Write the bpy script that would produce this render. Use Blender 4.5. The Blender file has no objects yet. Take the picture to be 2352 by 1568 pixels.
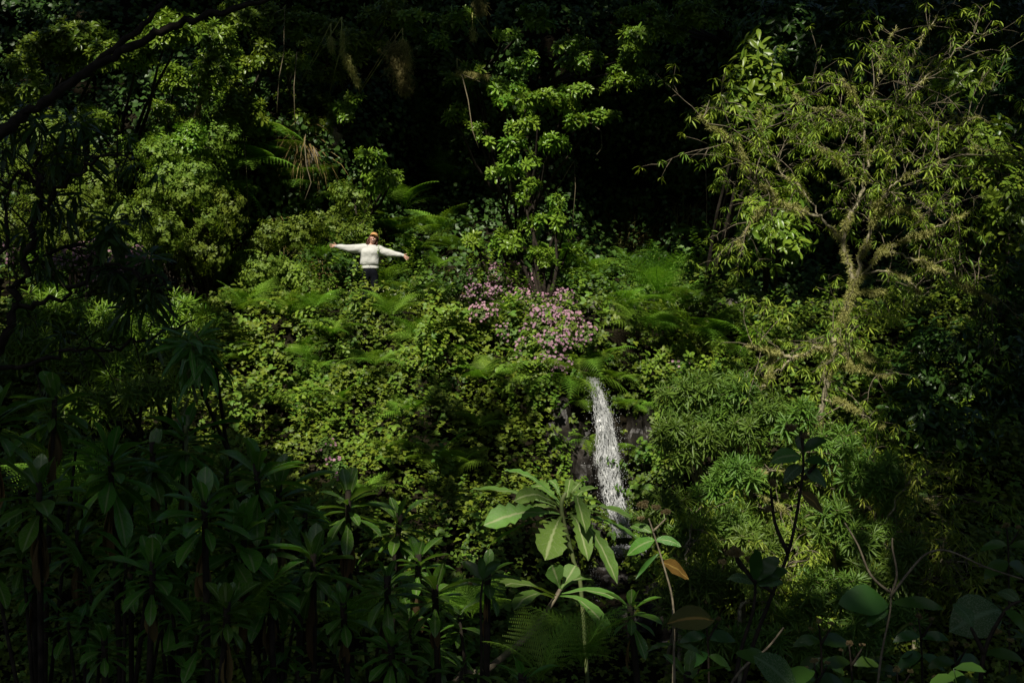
import bpy, math, random
import numpy as np
from math import sin, cos, pi, radians
from mathutils import Vector, Matrix, noise
from mathutils.bvhtree import BVHTree

rng = np.random.default_rng(7)
random.seed(7)
sc = bpy.context.scene
COL = sc.collection

# ------------------------------------------------------------------ camera, sky, sun, exposure
FOCAL = 42.0
cam_d = bpy.data.cameras.new("camera"); cam_d.lens = FOCAL; cam_d.sensor_width = 36.0
cam_d.clip_start = 0.05; cam_d.clip_end = 2000
cam = bpy.data.objects.new("camera", cam_d); COL.objects.link(cam)
cam.location = (0, 0, 0); cam.rotation_euler = (radians(90), 0, 0)
sc.camera = cam

SUN_EL, SUN_AZ = radians(47), radians(196)        # azimuth clockwise from +Y
world = bpy.data.worlds.new("World"); sc.world = world; world.use_nodes = True
wn = world.node_tree; bg = wn.nodes["Background"]
sky = wn.nodes.new("ShaderNodeTexSky"); sky.sky_type = 'NISHITA'; sky.sun_disc = False
sky.sun_elevation = SUN_EL; sky.sun_rotation = SUN_AZ
wn.links.new(sky.outputs[0], bg.inputs[0]); bg.inputs[1].default_value = 0.05
L = Vector((sin(SUN_AZ) * cos(SUN_EL), cos(SUN_AZ) * cos(SUN_EL), sin(SUN_EL)))
sl = bpy.data.lights.new("sun", 'SUN'); sl.energy = 5.0; sl.angle = radians(0.5); sl.color = (1.0, 0.93, 0.80)
so = bpy.data.objects.new("sun", sl); COL.objects.link(so)
so.rotation_euler = L.to_track_quat('Z', 'Y').to_euler(); so.location = L * 60
sc.view_settings.view_transform = 'Standard'; sc.view_settings.look = 'None'
sc.view_settings.exposure = 0.35; sc.view_settings.gamma = 1
sc.render.engine = 'CYCLES'
sc.cycles.max_bounces = 5; sc.cycles.diffuse_bounces = 3; sc.cycles.glossy_bounces = 2
sc.cycles.transmission_bounces = 3; sc.cycles.transparent_max_bounces = 6
sc.cycles.use_denoising = True
sc.cycles.sample_clamp_indirect = 4

KP = 36.0 / FOCAL / 2352.0
def at(u, v, Y):                                   # pixel of the 2352x1568 picture at distance Y
    return Vector(((u - 1176) * KP * Y, Y, (784 - v) * KP * Y))
def px(p): return (1176 + p[0] / (p[1] * KP), 784 - p[2] / (p[1] * KP))

# ------------------------------------------------------------------ materials
def mat(name):
    m = bpy.data.materials.new(name); m.use_nodes = True
    nt = m.node_tree
    for n in list(nt.nodes): nt.nodes.remove(n)
    out = nt.nodes.new("ShaderNodeOutputMaterial")
    return m, nt, out
def N(nt, t, **k):
    n = nt.nodes.new(t)
    for a, b in k.items():
        if a.startswith('i_'): n.inputs[int(a[2:])].default_value = b
        else: setattr(n, a, b)
    return n
def rgba(c): return (c[0], c[1], c[2], 1)
def mixc(nt, fac, a, b, mode='MIX'):
    n = nt.nodes.new("ShaderNodeMix"); n.data_type = 'RGBA'; n.blend_type = mode
    for sock, v in ((n.inputs[0], fac), (n.inputs[6], a), (n.inputs[7], b)):
        if hasattr(v, 'links'): nt.links.new(v, sock)
        elif isinstance(v, (int, float)): sock.default_value = v
        else: sock.default_value = rgba(v)
    return n.outputs[2]
def math_(nt, op, a, b=None, c=None):
    n = nt.nodes.new("ShaderNodeMath"); n.operation = op
    for i, v in enumerate((a, b, c)):
        if v is None: continue
        if hasattr(v, 'links'): nt.links.new(v, n.inputs[i])
        else: n.inputs[i].default_value = v
    return n.outputs[0]
def attr(nt, name):
    n = nt.nodes.new("ShaderNodeAttribute"); n.attribute_name = name
    return n.outputs[2]
def leaf_mat(name, c1, c2, trans=0.3, rough=0.42, rib=None, veins=0, spec=0.32, dry=None, blot=0.0, gain=1.0):
    m, nt, out = mat(name)
    g = gain
    c1 = (c1[0] * g, c1[1] * g, c1[2] * g * .75); c2 = (c2[0] * g, c2[1] * g, c2[2] * g * .75)
    r = attr(nt, "rnd")
    col = mixc(nt, r, c1, c2)
    oi = N(nt, "ShaderNodeObjectInfo")
    hs = N(nt, "ShaderNodeHueSaturation")
    nt.links.new(math_(nt, 'MULTIPLY_ADD', oi.outputs['Random'], 0.03, 0.487), hs.inputs[0])
    nt.links.new(math_(nt, 'MULTIPLY_ADD', oi.outputs['Random'], 0.35, 0.82), hs.inputs[2])
    nt.links.new(col, hs.inputs[4]); col = hs.outputs[0]
    if dry:
        col = mixc(nt, math_(nt, 'GREATER_THAN', r, 0.965), col, dry)
    nrm = None
    if rib:
        lx = attr(nt, "lx"); ly = attr(nt, "ly")
        ab = math_(nt, 'ABSOLUTE', lx)
        mr = N(nt, "ShaderNodeMapRange"); mr.inputs[1].default_value = 0.16; mr.inputs[2].default_value = 0.05
        nt.links.new(ab, mr.inputs[0])
        fr = math_(nt, 'FRACT', math_(nt, 'SUBTRACT', math_(nt, 'MULTIPLY', ly, 11.0), math_(nt, 'MULTIPLY', ab, 2.2)))
        vn = math_(nt, 'MULTIPLY', math_(nt, 'GREATER_THAN', fr, 0.84), veins)
        tx = N(nt, "ShaderNodeTexNoise"); tx.inputs['Scale'].default_value = 30
        if blot:
            bf = math_(nt, 'MULTIPLY', math_(nt, 'GREATER_THAN', tx.outputs[0], 0.56), blot)
            col = mixc(nt, bf, col, (0.16, 0.2, 0.12))
        f = math_(nt, 'MAXIMUM', mr.outputs[0], vn)
        col = mixc(nt, f, col, rib)
        bp = N(nt, "ShaderNodeBump"); bp.inputs['Strength'].default_value = 0.5; bp.inputs['Distance'].default_value = 0.006
        nt.links.new(math_(nt, 'MULTIPLY_ADD', fr, 0.6, math_(nt, 'MULTIPLY', tx.outputs[0], 0.8)), bp.inputs['Height'])
        nrm = bp.outputs[0]
    b = N(nt, "ShaderNodeBsdfPrincipled"); b.inputs['Roughness'].default_value = rough
    b.inputs['Specular IOR Level'].default_value = spec
    nt.links.new(col, b.inputs[0])
    t = N(nt, "ShaderNodeBsdfTranslucent")
    nt.links.new(mixc(nt, 1.0, col, (1.25, 1.25, 0.55), 'MULTIPLY'), t.inputs[0])
    if nrm: nt.links.new(nrm, b.inputs['Normal'])
    mx = N(nt, "ShaderNodeMixShader"); mx.inputs[0].default_value = trans
    nt.links.new(b.outputs[0], mx.inputs[1]); nt.links.new(t.outputs[0], mx.inputs[2])
    nt.links.new(mx.outputs[0], out.inputs[0])
    return m
def plain(name, c, rough=0.8, noise_s=0, c2=None, bump=0.0, spec=0.4, sub=0, detail=6, stretch=None, trans=0):
    m, nt, out = mat(name)
    b = N(nt, "ShaderNodeBsdfPrincipled"); b.inputs['Roughness'].default_value = rough
    b.inputs['Specular IOR Level'].default_value = spec
    b.inputs[0].default_value = rgba(c)
    if noise_s:
        tc = N(nt, "ShaderNodeTexCoord"); mp = N(nt, "ShaderNodeMapping")
        if stretch: mp.inputs['Scale'].default_value = stretch
        nt.links.new(tc.outputs['Object'], mp.inputs[0])
        tx = N(nt, "ShaderNodeTexNoise"); tx.inputs['Scale'].default_value = noise_s; tx.inputs['Detail'].default_value = detail
        nt.links.new(mp.outputs[0], tx.inputs[0])
        cr = N(nt, "ShaderNodeMapRange"); cr.inputs[1].default_value = 0.38; cr.inputs[2].default_value = 0.62
        nt.links.new(tx.outputs[0], cr.inputs[0])
        nt.links.new(mixc(nt, cr.outputs[0], c, c2 or c), b.inputs[0])
        if bump:
            bp = N(nt, "ShaderNodeBump"); bp.inputs['Strength'].default_value = 1; bp.inputs['Distance'].default_value = bump
            nt.links.new(tx.outputs[0], bp.inputs['Height']); nt.links.new(bp.outputs[0], b.inputs['Normal'])
    if sub: b.inputs['Subsurface Weight'].default_value = sub; b.inputs['Subsurface Radius'].default_value = (.02, .008, .004)
    if trans:
        t = N(nt, "ShaderNodeBsdfTranslucent"); t.inputs[0].default_value = rgba(c)
        mx = N(nt, "ShaderNodeMixShader"); mx.inputs[0].default_value = trans
        nt.links.new(b.outputs[0], mx.inputs[1]); nt.links.new(t.outputs[0], mx.inputs[2])
        nt.links.new(mx.outputs[0], out.inputs[0])
    else: nt.links.new(b.outputs[0], out.inputs[0])
    return m

M_bramble = leaf_mat("bramble_leaf", (0.015, 0.048, 0.008), (0.13, 0.175, 0.018), 0.22, 0.5, dry=(0.25, 0.2, 0.05), gain=1.7)
M_ivy = leaf_mat("ivy_leaf", (0.016, 0.042, 0.010), (0.05, 0.095, 0.02), 0.18, 0.45, gain=1.5)
M_fern = leaf_mat("fern_leaf", (0.07, 0.15, 0.018), (0.135, 0.235, 0.03), 0.35, 0.55, gain=1.6)
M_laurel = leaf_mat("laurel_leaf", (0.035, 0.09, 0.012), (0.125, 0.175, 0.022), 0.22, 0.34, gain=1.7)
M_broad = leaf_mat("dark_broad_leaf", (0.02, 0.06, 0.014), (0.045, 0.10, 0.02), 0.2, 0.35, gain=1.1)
M_small = leaf_mat("small_leaf", (0.05, 0.10, 0.015), (0.14, 0.19, 0.03), 0.3, 0.5, gain=1.5)
M_willow = leaf_mat("narrow_leaf", (0.05, 0.11, 0.016), (0.20, 0.235, 0.035), 0.3, 0.5, dry=(0.32, 0.28, 0.05), gain=1.7)
M_spurge = leaf_mat("spurge_leaf", (0.05, 0.115, 0.022), (0.115, 0.185, 0.035), 0.3, 0.45, gain=1.25)
M_echium = leaf_mat("rosette_leaf", (0.035, 0.11, 0.014), (0.075, 0.17, 0.022), 0.35, 0.3, rib=(0.25, 0.34, 0.13), veins=0.25, spec=.5, gain=1.5, blot=.3)
M_sonchus = leaf_mat("lobed_leaf", (0.07, 0.15, 0.03), (0.10, 0.19, 0.04), 0.35, 0.5, rib=(0.3, 0.36, 0.16), veins=0.15, gain=1.25, blot=.25)
M_round = leaf_mat("round_leaf", (0.03, 0.085, 0.025), (0.05, 0.11, 0.03), 0.2, 0.4, rib=(0.1, 0.17, 0.08), veins=0.3, blot=0.6)
M_flowerleaf = leaf_mat("geranium_leaf", (0.035, 0.075, 0.015), (0.09, 0.14, 0.03), 0.25, 0.55, gain=1.5)
M_petal = leaf_mat("pink_petal", (0.28, 0.13, 0.30), (0.50, 0.31, 0.50), 0.3, 0.6)
M_white = leaf_mat("white_petal", (0.6, 0.62, 0.5), (0.7, 0.7, 0.6), 0.3, 0.6)
M_orange = leaf_mat("turning_leaf", (0.07, 0.09, 0.02), (0.15, 0.07, 0.02), 0.3, 0.5, rib=(0.3, 0.2, 0.05))
M_dead = leaf_mat("dead_leaf", (0.05, 0.035, 0.018), (0.16, 0.10, 0.045), 0.15, 0.8)
M_straw = leaf_mat("dry_grass_blade", (0.16, 0.12, 0.05), (0.33, 0.26, 0.12), 0.25, 0.7)
M_grass = leaf_mat("grass_blade", (0.05, 0.08, 0.02), (0.16, 0.17, 0.06), 0.25, 0.6, gain=1.4)
M_litter = leaf_mat("litter_leaf", (0.22, 0.05, 0.015), (0.45, 0.13, 0.03), 0.1, 0.6)
M_moss = leaf_mat("moss", (0.22, 0.24, 0.09), (0.50, 0.48, 0.24), 0.2, 0.9, spec=0.1)
M_lichen = leaf_mat("grey_moss", (0.12, 0.12, 0.06), (0.28, 0.24, 0.13), 0.2, 0.9, spec=0.1)
M_mossbark = plain("mossy_bark", (0.10, 0.09, 0.06), 0.9, 14, (0.34, 0.31, 0.19), 0.02)
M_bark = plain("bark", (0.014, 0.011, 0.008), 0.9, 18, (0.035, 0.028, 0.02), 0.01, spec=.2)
M_palestem = plain("pale_stem", (0.09, 0.075, 0.05), 0.8, 25, (0.2, 0.17, 0.11), 0.004)
M_twig = plain("twig", (0.12, 0.10, 0.06), 0.8, 30, (0.2, 0.17, 0.1))
M_greenstem = plain("green_stem", (0.07, 0.10, 0.03), 0.6, 20, (0.12, 0.14, 0.05))
M_seed = leaf_mat("seed_fluff", (0.16, 0.12, 0.08), (0.42, 0.35, 0.26), 0.4, 0.9, spec=0.1)
M_ground = plain("ground_soil", (0.008, 0.0065, 0.004), 0.95, 1.6, (0.018, 0.015, 0.008), 0.15, detail=10, spec=.08)
M_rock = plain("wet_rock", (0.008, 0.007, 0.006), 0.45, 3.0, (0.028, 0.024, 0.02), 0.08, detail=10, spec=0.25)
M_dryrock = plain("pale_rock", (0.08, 0.07, 0.055), 0.9, 3.5, (0.2, 0.18, 0.14), 0.05, detail=10)
M_stone = plain("channel_stone", (0.06, 0.055, 0.045), 0.9, 5, (0.13, 0.12, 0.1), 0.03)
M_foam = plain("foam", (0.52, 0.54, 0.55), 0.25, spec=0.6, trans=0.3)

# ------------------------------------------------------------------ mesh helpers
class Soup:
    def __init__(s): s.v = []; s.f = []; s.q = []; s.r = []; s.x = []; s.y = []; s.n = 0
    def raw(s, v, f, r=None, lx=None, ly=None):
        v = np.asarray(v, float).reshape(-1, 3); f = np.asarray(f, int)
        k = len(v)
        s.v.append(v); s.f.append(f.reshape(-1, 3) + s.n)
        s.r.append(np.full(k, .5) if r is None else np.broadcast_to(r, (k,)).astype(float))
        s.x.append(np.zeros(k) if lx is None else lx); s.y.append(np.zeros(k) if ly is None else ly)
        s.n += k
    def inst(s, T, Mx, pos, rnd=None):
        """T: template; Mx (n,3,3) columns are the axes (already scaled); pos (n,3)."""
        v, f, r, lx, ly = T
        n = len(pos)
        if n == 0: return
        out = np.einsum('nij,kj->nki', Mx, v) + pos[:, None, :]
        ff = f[None] + (np.arange(n) * len(v))[:, None, None]
        rr = (np.zeros(n) if rnd is None else rnd)[:, None] * 0.6 + r[None] * 0.4 if rnd is not None else np.tile(r, (n, 1))
        s.raw(out.reshape(-1, 3), ff.reshape(-1, 3), rr.reshape(-1), np.tile(lx, n), np.tile(ly, n))
    def tmpl(s): return (np.concatenate(s.v), np.concatenate(s.f), np.concatenate(s.r), np.concatenate(s.x), np.concatenate(s.y))
    def tube(s, pts, rad, sides=5, r=.5):
        P = np.asarray([tuple(p) for p in pts], float); k = len(P)
        rad = np.broadcast_to(rad, (k,)) if np.ndim(rad) == 0 else np.asarray(rad, float)
        T = np.gradient(P, axis=0); T /= np.linalg.norm(T, axis=1)[:, None] + 1e-9
        ref = np.array([0.31, 0.17, 0.93]) if abs(T[0][2]) < .8 else np.array([.9, .3, .1])
        A = np.cross(T, ref); A /= np.linalg.norm(A, axis=1)[:, None] + 1e-9
        B = np.cross(T, A)
        a = np.arange(sides) * 2 * pi / sides
        V = P[:, None] + rad[:, None, None] * (A[:, None] * np.cos(a)[None, :, None] + B[:, None] * np.sin(a)[None, :, None])
        V = V.reshape(-1, 3); F = []
        for i in range(k - 1):
            for j in range(sides):
                p = i * sides + j; q = i * sides + (j + 1) % sides
                F += [(p, q, q + sides), (p, q + sides, p + sides)]
        V = np.vstack([V, P[0], P[-1]]); e0 = k * sides; e1 = e0 + 1
        for j in range(sides):
            F.append((e0, (j + 1) % sides, j)); F.append((e1, (k - 1) * sides + j, (k - 1) * sides + (j + 1) % sides))
        s.raw(V, F, r)
    def mesh(s, name, m, smooth=False):
        me = bpy.data.meshes.new(name)
        v, f, r, x, y = s.tmpl()
        me.vertices.add(len(v)); me.vertices.foreach_set("co", v.astype(np.float32).ravel())
        me.loops.add(len(f) * 3); me.loops.foreach_set("vertex_index", f.astype(np.int32).ravel())
        me.polygons.add(len(f)); me.polygons.foreach_set("loop_start", np.arange(0, len(f) * 3, 3, dtype=np.int32))
        if smooth: me.polygons.foreach_set("use_smooth", np.ones(len(f), bool))
        me.update(calc_edges=True)
        for nm, d in (("rnd", r), ("lx", x), ("ly", y)):
            if nm != "rnd" and not d.any(): continue
            a = me.attributes.new(nm, 'FLOAT', 'POINT'); a.data.foreach_set("value", d.astype(np.float32))
        me.materials.append(m)
        return me
    def build(s, name, m, parent=None, smooth=False):
        o = bpy.data.objects.new(name, s.mesh(name, m, smooth)); COL.objects.link(o)
        if parent:
            o.parent = parent
            # vertices were given in world space: keep them there
            o.matrix_parent_inverse = parent.matrix_basis.inverted()
        return o
def linkmesh(name, me, parent=None):
    o = bpy.data.objects.new(name, me); COL.objects.link(o); o.parent = parent; return o
def empty(name, loc, cat=None, label=None, group=None):
    o = bpy.data.objects.new(name, None); COL.objects.link(o); o.location = loc
    o.empty_display_size = .1
    if cat: o['category'] = cat
    if label: o['label'] = label
    if group: o['group'] = group
    return o
def tag(o, label=None, cat=None, group=None, kind=None):
    for k, v in (('label', label), ('category', cat), ('group', group), ('kind', kind)):
        if v: o[k] = v
    return o

def leaf(ws, ys, fold=.15, droop=.2, twist=0, wave=0, rnd=.5):
    """strip leaf of length 1 along +y, normal +z. ws = half widths."""
    V = []; F = []; X = []; Y = []; rows = []
    for w, y in zip(ws, ys):
        z = -droop * y * y
        yy = y - droop * droop * y ** 3 * .5
        if w <= 0:
            V.append((0, yy, z)); X.append(0); Y.append(y); rows.append((len(V) - 1,))
        else:
            zz = fold * w + wave * sin(y * 17)
            V += [(-w, yy, z + zz), (0, yy, z), (w, yy, z + fold * w - wave * sin(y * 15))]
            X += [-1, 0, 1]; Y += [y] * 3; rows.append((len(V) - 3, len(V) - 2, len(V) - 1))
    for a, b in zip(rows, rows[1:]):
        if len(a) == 1 and len(b) == 3: F += [(a[0], b[1], b[0]), (a[0], b[2], b[1])]
        elif len(a) == 3 and len(b) == 1: F += [(a[0], a[1], b[0]), (a[1], a[2], b[0])]
        elif len(a) == 3: F += [(a[0], a[1], b[1]), (a[0], b[1], b[0]), (a[1], a[2], b[2]), (a[1], b[2], b[1])]
    return (np.array(V, float), np.array(F, int), np.full(len(V), rnd), np.array(X, float), np.array(Y, float))
LF_tiny = leaf((0, .34, 0), (0, .45, 1), .3, .1)
LF_oval = leaf((0, .26, .33, .2, 0), (0, .22, .5, .8, 1), .25, .18)
LF_laurel = leaf((0, .1, .17, .13, 0), (0, .25, .58, .85, 1), .35, .22)
LF_narrow = leaf((0, .06, .065, 0), (0, .3, .65, 1), .4, .35)
LF_spurge = leaf((0, .04, .055, .038, 0), (0, .3, .65, .88, 1), .5, .22)
LF_blade = leaf((.012, .012, .008, 0), (0, .35, .7, 1), .2, .55)
def frame(d, hint, scale=1.0, wscale=None):
    """(n,3) directions -> (n,3,3) with columns x=side, y=d, z=normal"""
    d = d / (np.linalg.norm(d, axis=1)[:, None] + 1e-9)
    h = np.broadcast_to(hint, d.shape)
    x = np.cross(d, h); x /= np.linalg.norm(x, axis=1)[:, None] + 1e-9
    z = np.cross(x, d)
    sc_ = np.broadcast_to(scale, (len(d),))[:, None, None]
    w = sc_ if wscale is None else np.broadcast_to(wscale, (len(d),))[:, None, None]
    return np.concatenate([x[:, :, None] * w, d[:, :, None] * sc_, z[:, :, None] * sc_], 2)
def frame_z(ax, spin, scale=1.0):
    """columns x,y random spin about z=ax"""
    ax = ax / (np.linalg.norm(ax, axis=1)[:, None] + 1e-9)
    ref = np.where(np.abs(ax[:, 2:3]) < .9, np.array([[0, 0, 1.]]), np.array([[1., 0, 0]]))
    x = np.cross(ref, ax); x /= np.linalg.norm(x, axis=1)[:, None]
    y = np.cross(ax, x)
    c, s_ = np.cos(spin)[:, None], np.sin(spin)[:, None]
    X = x * c + y * s_; Y = -x * s_ + y * c
    sc_ = np.broadcast_to(scale, (len(ax),))[:, None, None]
    return np.concatenate([X[:, :, None], Y[:, :, None], ax[:, :, None]], 2) * sc_
def unit(n):
    v = rng.normal(size=(n, 3)); return v / np.linalg.norm(v, axis=1)[:, None]

def whorl(lf, n, lo, hi, el0, el1, axis_len=0.0, jit=.15):
    """rosette template: growth axis +z"""
    s = Soup(); i = np.arange(n)
    az = i * 2.399 + rng.normal(size=n) * .2
    t = i / max(1, n - 1)
    el = el0 + (el1 - el0) * t + rng.normal(size=n) * jit
    d = np.stack([np.cos(az) * np.cos(el), np.sin(az) * np.cos(el), np.sin(el)], 1)
    ln = lo + (hi - lo) * rng.random(n)
    ln = ln * (1 - .35 * t)
    pos = np.stack([0 * t, 0 * t, axis_len * t - axis_len], 1)
    s.inst(lf, frame(d, np.array([0, 0, 1.]) + .3 * unit(n), ln), pos, rng.random(n))
    return s.tmpl()
def willow_cluster(n=9):
    s = Soup(); t = np.arange(n) / (n - 1)
    az = rng.random(n) * 6.28
    d = np.stack([np.cos(az) * .75, np.sin(az) * .75, .1 - .75 * rng.random(n)], 1)
    s.inst(LF_narrow, frame(d, np.array([0, 0, 1.]) + .4 * unit(n), .8 + .4 * rng.random(n)),
           np.stack([.05 * np.cos(az), .05 * np.sin(az), t * .5 - .25], 1), rng.random(n))
    return s.tmpl()
def sprig(lf, n, L_, sz, droop=.3):
    """a twig along +z with alternate leaves"""
    s = Soup(); t = (np.arange(n) + 1) / n
    bend = rng.normal() * .3
    pos = np.stack([bend * t * t * L_, .1 * rng.normal() * t * L_, t * L_], 1)
    az = np.arange(n) * 2.4 + rng.random()
    d = np.stack([np.cos(az), np.sin(az), .5 + 0 * t], 1) - np.array([0, 0, droop]) + .25 * unit(n)
    s.inst(lf, frame(d, np.array([0, 0, 1.]) + .3 * unit(n), sz * (.7 + .6 * rng.random(n))), pos, rng.random(n))
    s.tube(np.vstack([[0, 0, 0], pos]), .006, 3, .2)
    return s.tmpl()
T_laurel = [whorl(LF_laurel, 11, .8, 1.15, -.15, 1.0, .25) for _ in range(5)]
T_spurge = [whorl(LF_spurge, 24, .8, 1.1, -.45, 1.15, .35) for _ in range(5)]
T_willow = [willow_cluster(random.choice((7, 9, 10))) for _ in range(6)]
T_small = [sprig(LF_oval, 11, 1.0, .30) for _ in range(5)]
T_broadsprig = [sprig(LF_laurel, 8, 1.0, .7) for _ in range(4)]
def trifoliate():
    s = Soup()
    for a in (-1.2, 0, 1.2):
        d = np.array([[sin(a), cos(a), .1 * rng.normal()]])
        s.inst(LF_oval, frame(d, np.array([0, 0, 1.]) + .35 * unit(1), np.array([1.0 if a == 0 else .85]),), np.array([[0, .12 if a == 0 else 0, 0.]]), rng.random(1))
    return s.tmpl()
T_tri = [trifoliate() for _ in range(4)]
def scatter(s, temps, Mx, pos, rnd=None):
    n = len(pos); k = rng.integers(0, len(temps), n); r = rng.random(n) if rnd is None else rnd
    for i, T in enumerate(temps):
        m = k == i
        if m.any(): s.inst(T, Mx[m], pos[m], r[m])

# ------------------------------------------------------------------ ground: one sheet, near bank, ravine, far slope, path ledge, cliff
PROF = [(-200, 40), (-90, 28), (-40, 16), (-20, 7), (-8, 0.2), (-3, -1.4), (0, -1.65), (6, -3.4), (12, -5.7), (15, -6.8), (16.4, -7.0),
        (17.3, -6.4), (19, -4.7), (21, -2.9), (23, -1.15), (24.4, 0.15), (24.8, 0.60), (27.0, 0.68), (27.6, 1.5), (28.2, 3.5),
        (29, 6), (30, 9), (31.5, 13), (34, 18), (40, 24), (60, 32), (140, 45), (600, 60)]
pr = np.array(PROF, float)
seg = np.r_[0, np.cumsum(np.hypot(*np.diff(pr, axis=0).T))]
i0 = seg[6]; i1 = seg[21]
ts = np.unique(np.r_[np.linspace(0, i0, 30), np.linspace(i0, i1, 170), np.linspace(i1, seg[-1], 30), seg[15:18]])
py, pz = np.interp(ts, seg, pr[:, 0]), np.interp(ts, seg, pr[:, 1])
xs = np.unique(np.r_[np.linspace(-400, -18, 14), np.linspace(-18, 18, 170), np.linspace(18, 400, 14)])
def sig(t): return 1 / (1 + math.exp(-max(-50, min(50, t))))
def bump(u, c, w): return math.exp(-((u - c) / w) ** 2)
def ground_pt(x, y, z):
    n1 = noise.fractal(Vector((x * .22, y * .22, z * .25)), 1.0, 2.0, 5)
    n2 = noise.fractal(Vector((x * 1.1 + 9, y * 1.1, z * 1.1)), 0.9, 2.0, 3)
    far = 1 if 17 < y < 45 else 0
    if z > 1.0 and y > 27:                       # cliff: recesses behind the laurels and the woman's right
        rec = 3.2 * bump(x, -1.9, 1.6) * bump(z, 4.8, 2.2) + 4.0 * bump(x, 2.6, 2.0) * bump(z, 4.0, 2.8) + 1.6 * bump(x, 6, 2.5) * bump(z, 3, 2)
        y = y + rec + n1 * 1.2 + n2 * .3 - 1.6 * (sig(-(x + 6.5) * 1.2))
    elif 17 < y < 24.6:
        w = sig((x - .75) * 5) * sig(-(x - 2.7) * 3)
        if -4.3 < z < .2:
            y2 = 23.0 + .12 * z + .25 * n2
            y = y * (1 - w) + y2 * w
        elif z <= -4.3:
            w2 = w * max(0, 1 - (-4.3 - z) / 1.2)
            y = y * (1 - w2) + max(y, 21.2) * w2
        y += (n1 * .7 + n2 * .18) * (1 - w * .8)
        z += n2 * .12 * (1 - w)
    elif y <= 17:
        z += n1 * .5 * (1 if y > 2 else .3)
    else:
        z += n2 * .04
    return (x, y, z)
gv = [ground_pt(x, y, z) for x in xs for y, z in zip(py, pz)]
nt_ = len(ts); gf = []
for i in range(len(xs) - 1):
    for j in range(nt_ - 1):
        a = i * nt_ + j; gf.append((a, a + nt_, a + nt_ + 1, a + 1))
gme = bpy.data.meshes.new("ground"); gme.from_pydata(gv, [], gf); gme.update()
gme.polygons.foreach_set("use_smooth", np.ones(len(gf), bool)); gme.materials.append(M_ground)
ground = bpy.data.objects.new("ground", gme); COL.objects.link(ground); ground['kind'] = 'structure'
BVH = BVHTree.FromPolygons(gv, gf)
def hit(u, v, off=0.0):
    """where the sight line through a pixel meets the ground, and the ground's normal"""
    d = at(u, v, 1.0).normalized()
    loc, n, _, dist = BVH.ray_cast(Vector((0, 0, 0)), d)
    if loc is None: loc = at(u, v, 27); n = Vector((0, -1, .2))
    if n.dot(d) > 0: n = -n
    return loc - d * off, n
def below(p):
    loc, n, _, _ = BVH.ray_cast(Vector(p), Vector((0, 0, -1)))
    return loc if loc else Vector((p[0], p[1], p[2] - 3))
G = np.array(gv).reshape(len(xs), nt_, 3)
def surf_samples(n, x0, x1, k0, k1):
    """random points on the ground sheet between profile nodes k0..k1: position, normal"""
    x = rng.uniform(x0, x1, n); t = rng.uniform(seg[k0], seg[k1], n)
    fx = np.interp(x, xs, np.arange(len(xs))); ft = np.interp(t, ts, np.arange(nt_))
    ix = np.minimum(fx.astype(int), len(xs) - 2); it = np.minimum(ft.astype(int), nt_ - 2)
    a = (fx - ix)[:, None]; b = (ft - it)[:, None]
    p00, p10, p01, p11 = G[ix, it], G[ix + 1, it], G[ix, it + 1], G[ix + 1, it + 1]
    P = (p00 * (1 - a) + p10 * a) * (1 - b) + (p01 * (1 - a) + p11 * a) * b
    Nn = np.cross(p10 - p00, p01 - p00); Nn /= np.linalg.norm(Nn, axis=1)[:, None] + 1e-9
    return P, Nn
def nz(P, s, off=0.0):
    return np.array([noise.noise(Vector((p[0] * s + off, p[1] * s, p[2] * s))) for p in P])

# ------------------------------------------------------------------ labels written from what each thing stands beside
REG = []
MARKS = [("standing woman", 850, 610), ("waterfall", 1400, 1050), ("big pink flower patch", 1210, 690),
         ("mossy tree trunk", 1940, 620), ("big lobed-leaf plant", 1290, 1180), ("left edge of the picture", 20, 500),
         ("leafy cliff laurel", 1250, 400), ("bottom left corner", 100, 1500), ("bottom right corner", 2300, 1500),
         ("top right corner", 2300, 60), ("tan hanging moss", 915, 160)]
def reg(o, phrase, cat, group, u, v):
    o['category'] = cat
    if group: o['group'] = group
    REG.append((o, phrase, u, v))
def finish_labels():
    buckets = {}
    for o, ph, u, v in REG:
        m = min(MARKS, key=lambda k: math.hypot(k[1] - u, k[2] - v))
        du, dv = u - m[1], v - m[2]
        if "corner" in m[0] or "edge" in m[0]: rel = "near"
        else:
            rel = ""
            if abs(dv) > .4 * abs(du): rel = "above" if dv < 0 else "below"
            if abs(du) > .4 * abs(dv):
                side = "left of" if du < 0 else "right of"
                rel = rel + " and " + side if rel else side
        buckets.setdefault((ph, rel, m[0]), []).append((math.hypot(du, dv), id(o), o))
    ords = ["nearest", "second nearest", "third nearest", "fourth nearest", "fifth nearest", "sixth nearest", "seventh nearest", "eighth nearest", "ninth nearest", "tenth nearest", "eleventh nearest", "twelfth nearest", "thirteenth nearest", "fourteenth nearest", "fifteenth nearest", "sixteenth nearest"]
    for (ph, rel, mk), L_ in buckets.items():
        L_.sort()
        for i, (_, _, o) in enumerate(L_):
            o['label'] = f"{ph} {rel} the {mk}" if len(L_) == 1 else f"{ph}, {ords[min(i, 15)]} {rel} the {mk}".replace("nearest near", "nearest to")

SAMP = []
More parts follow.
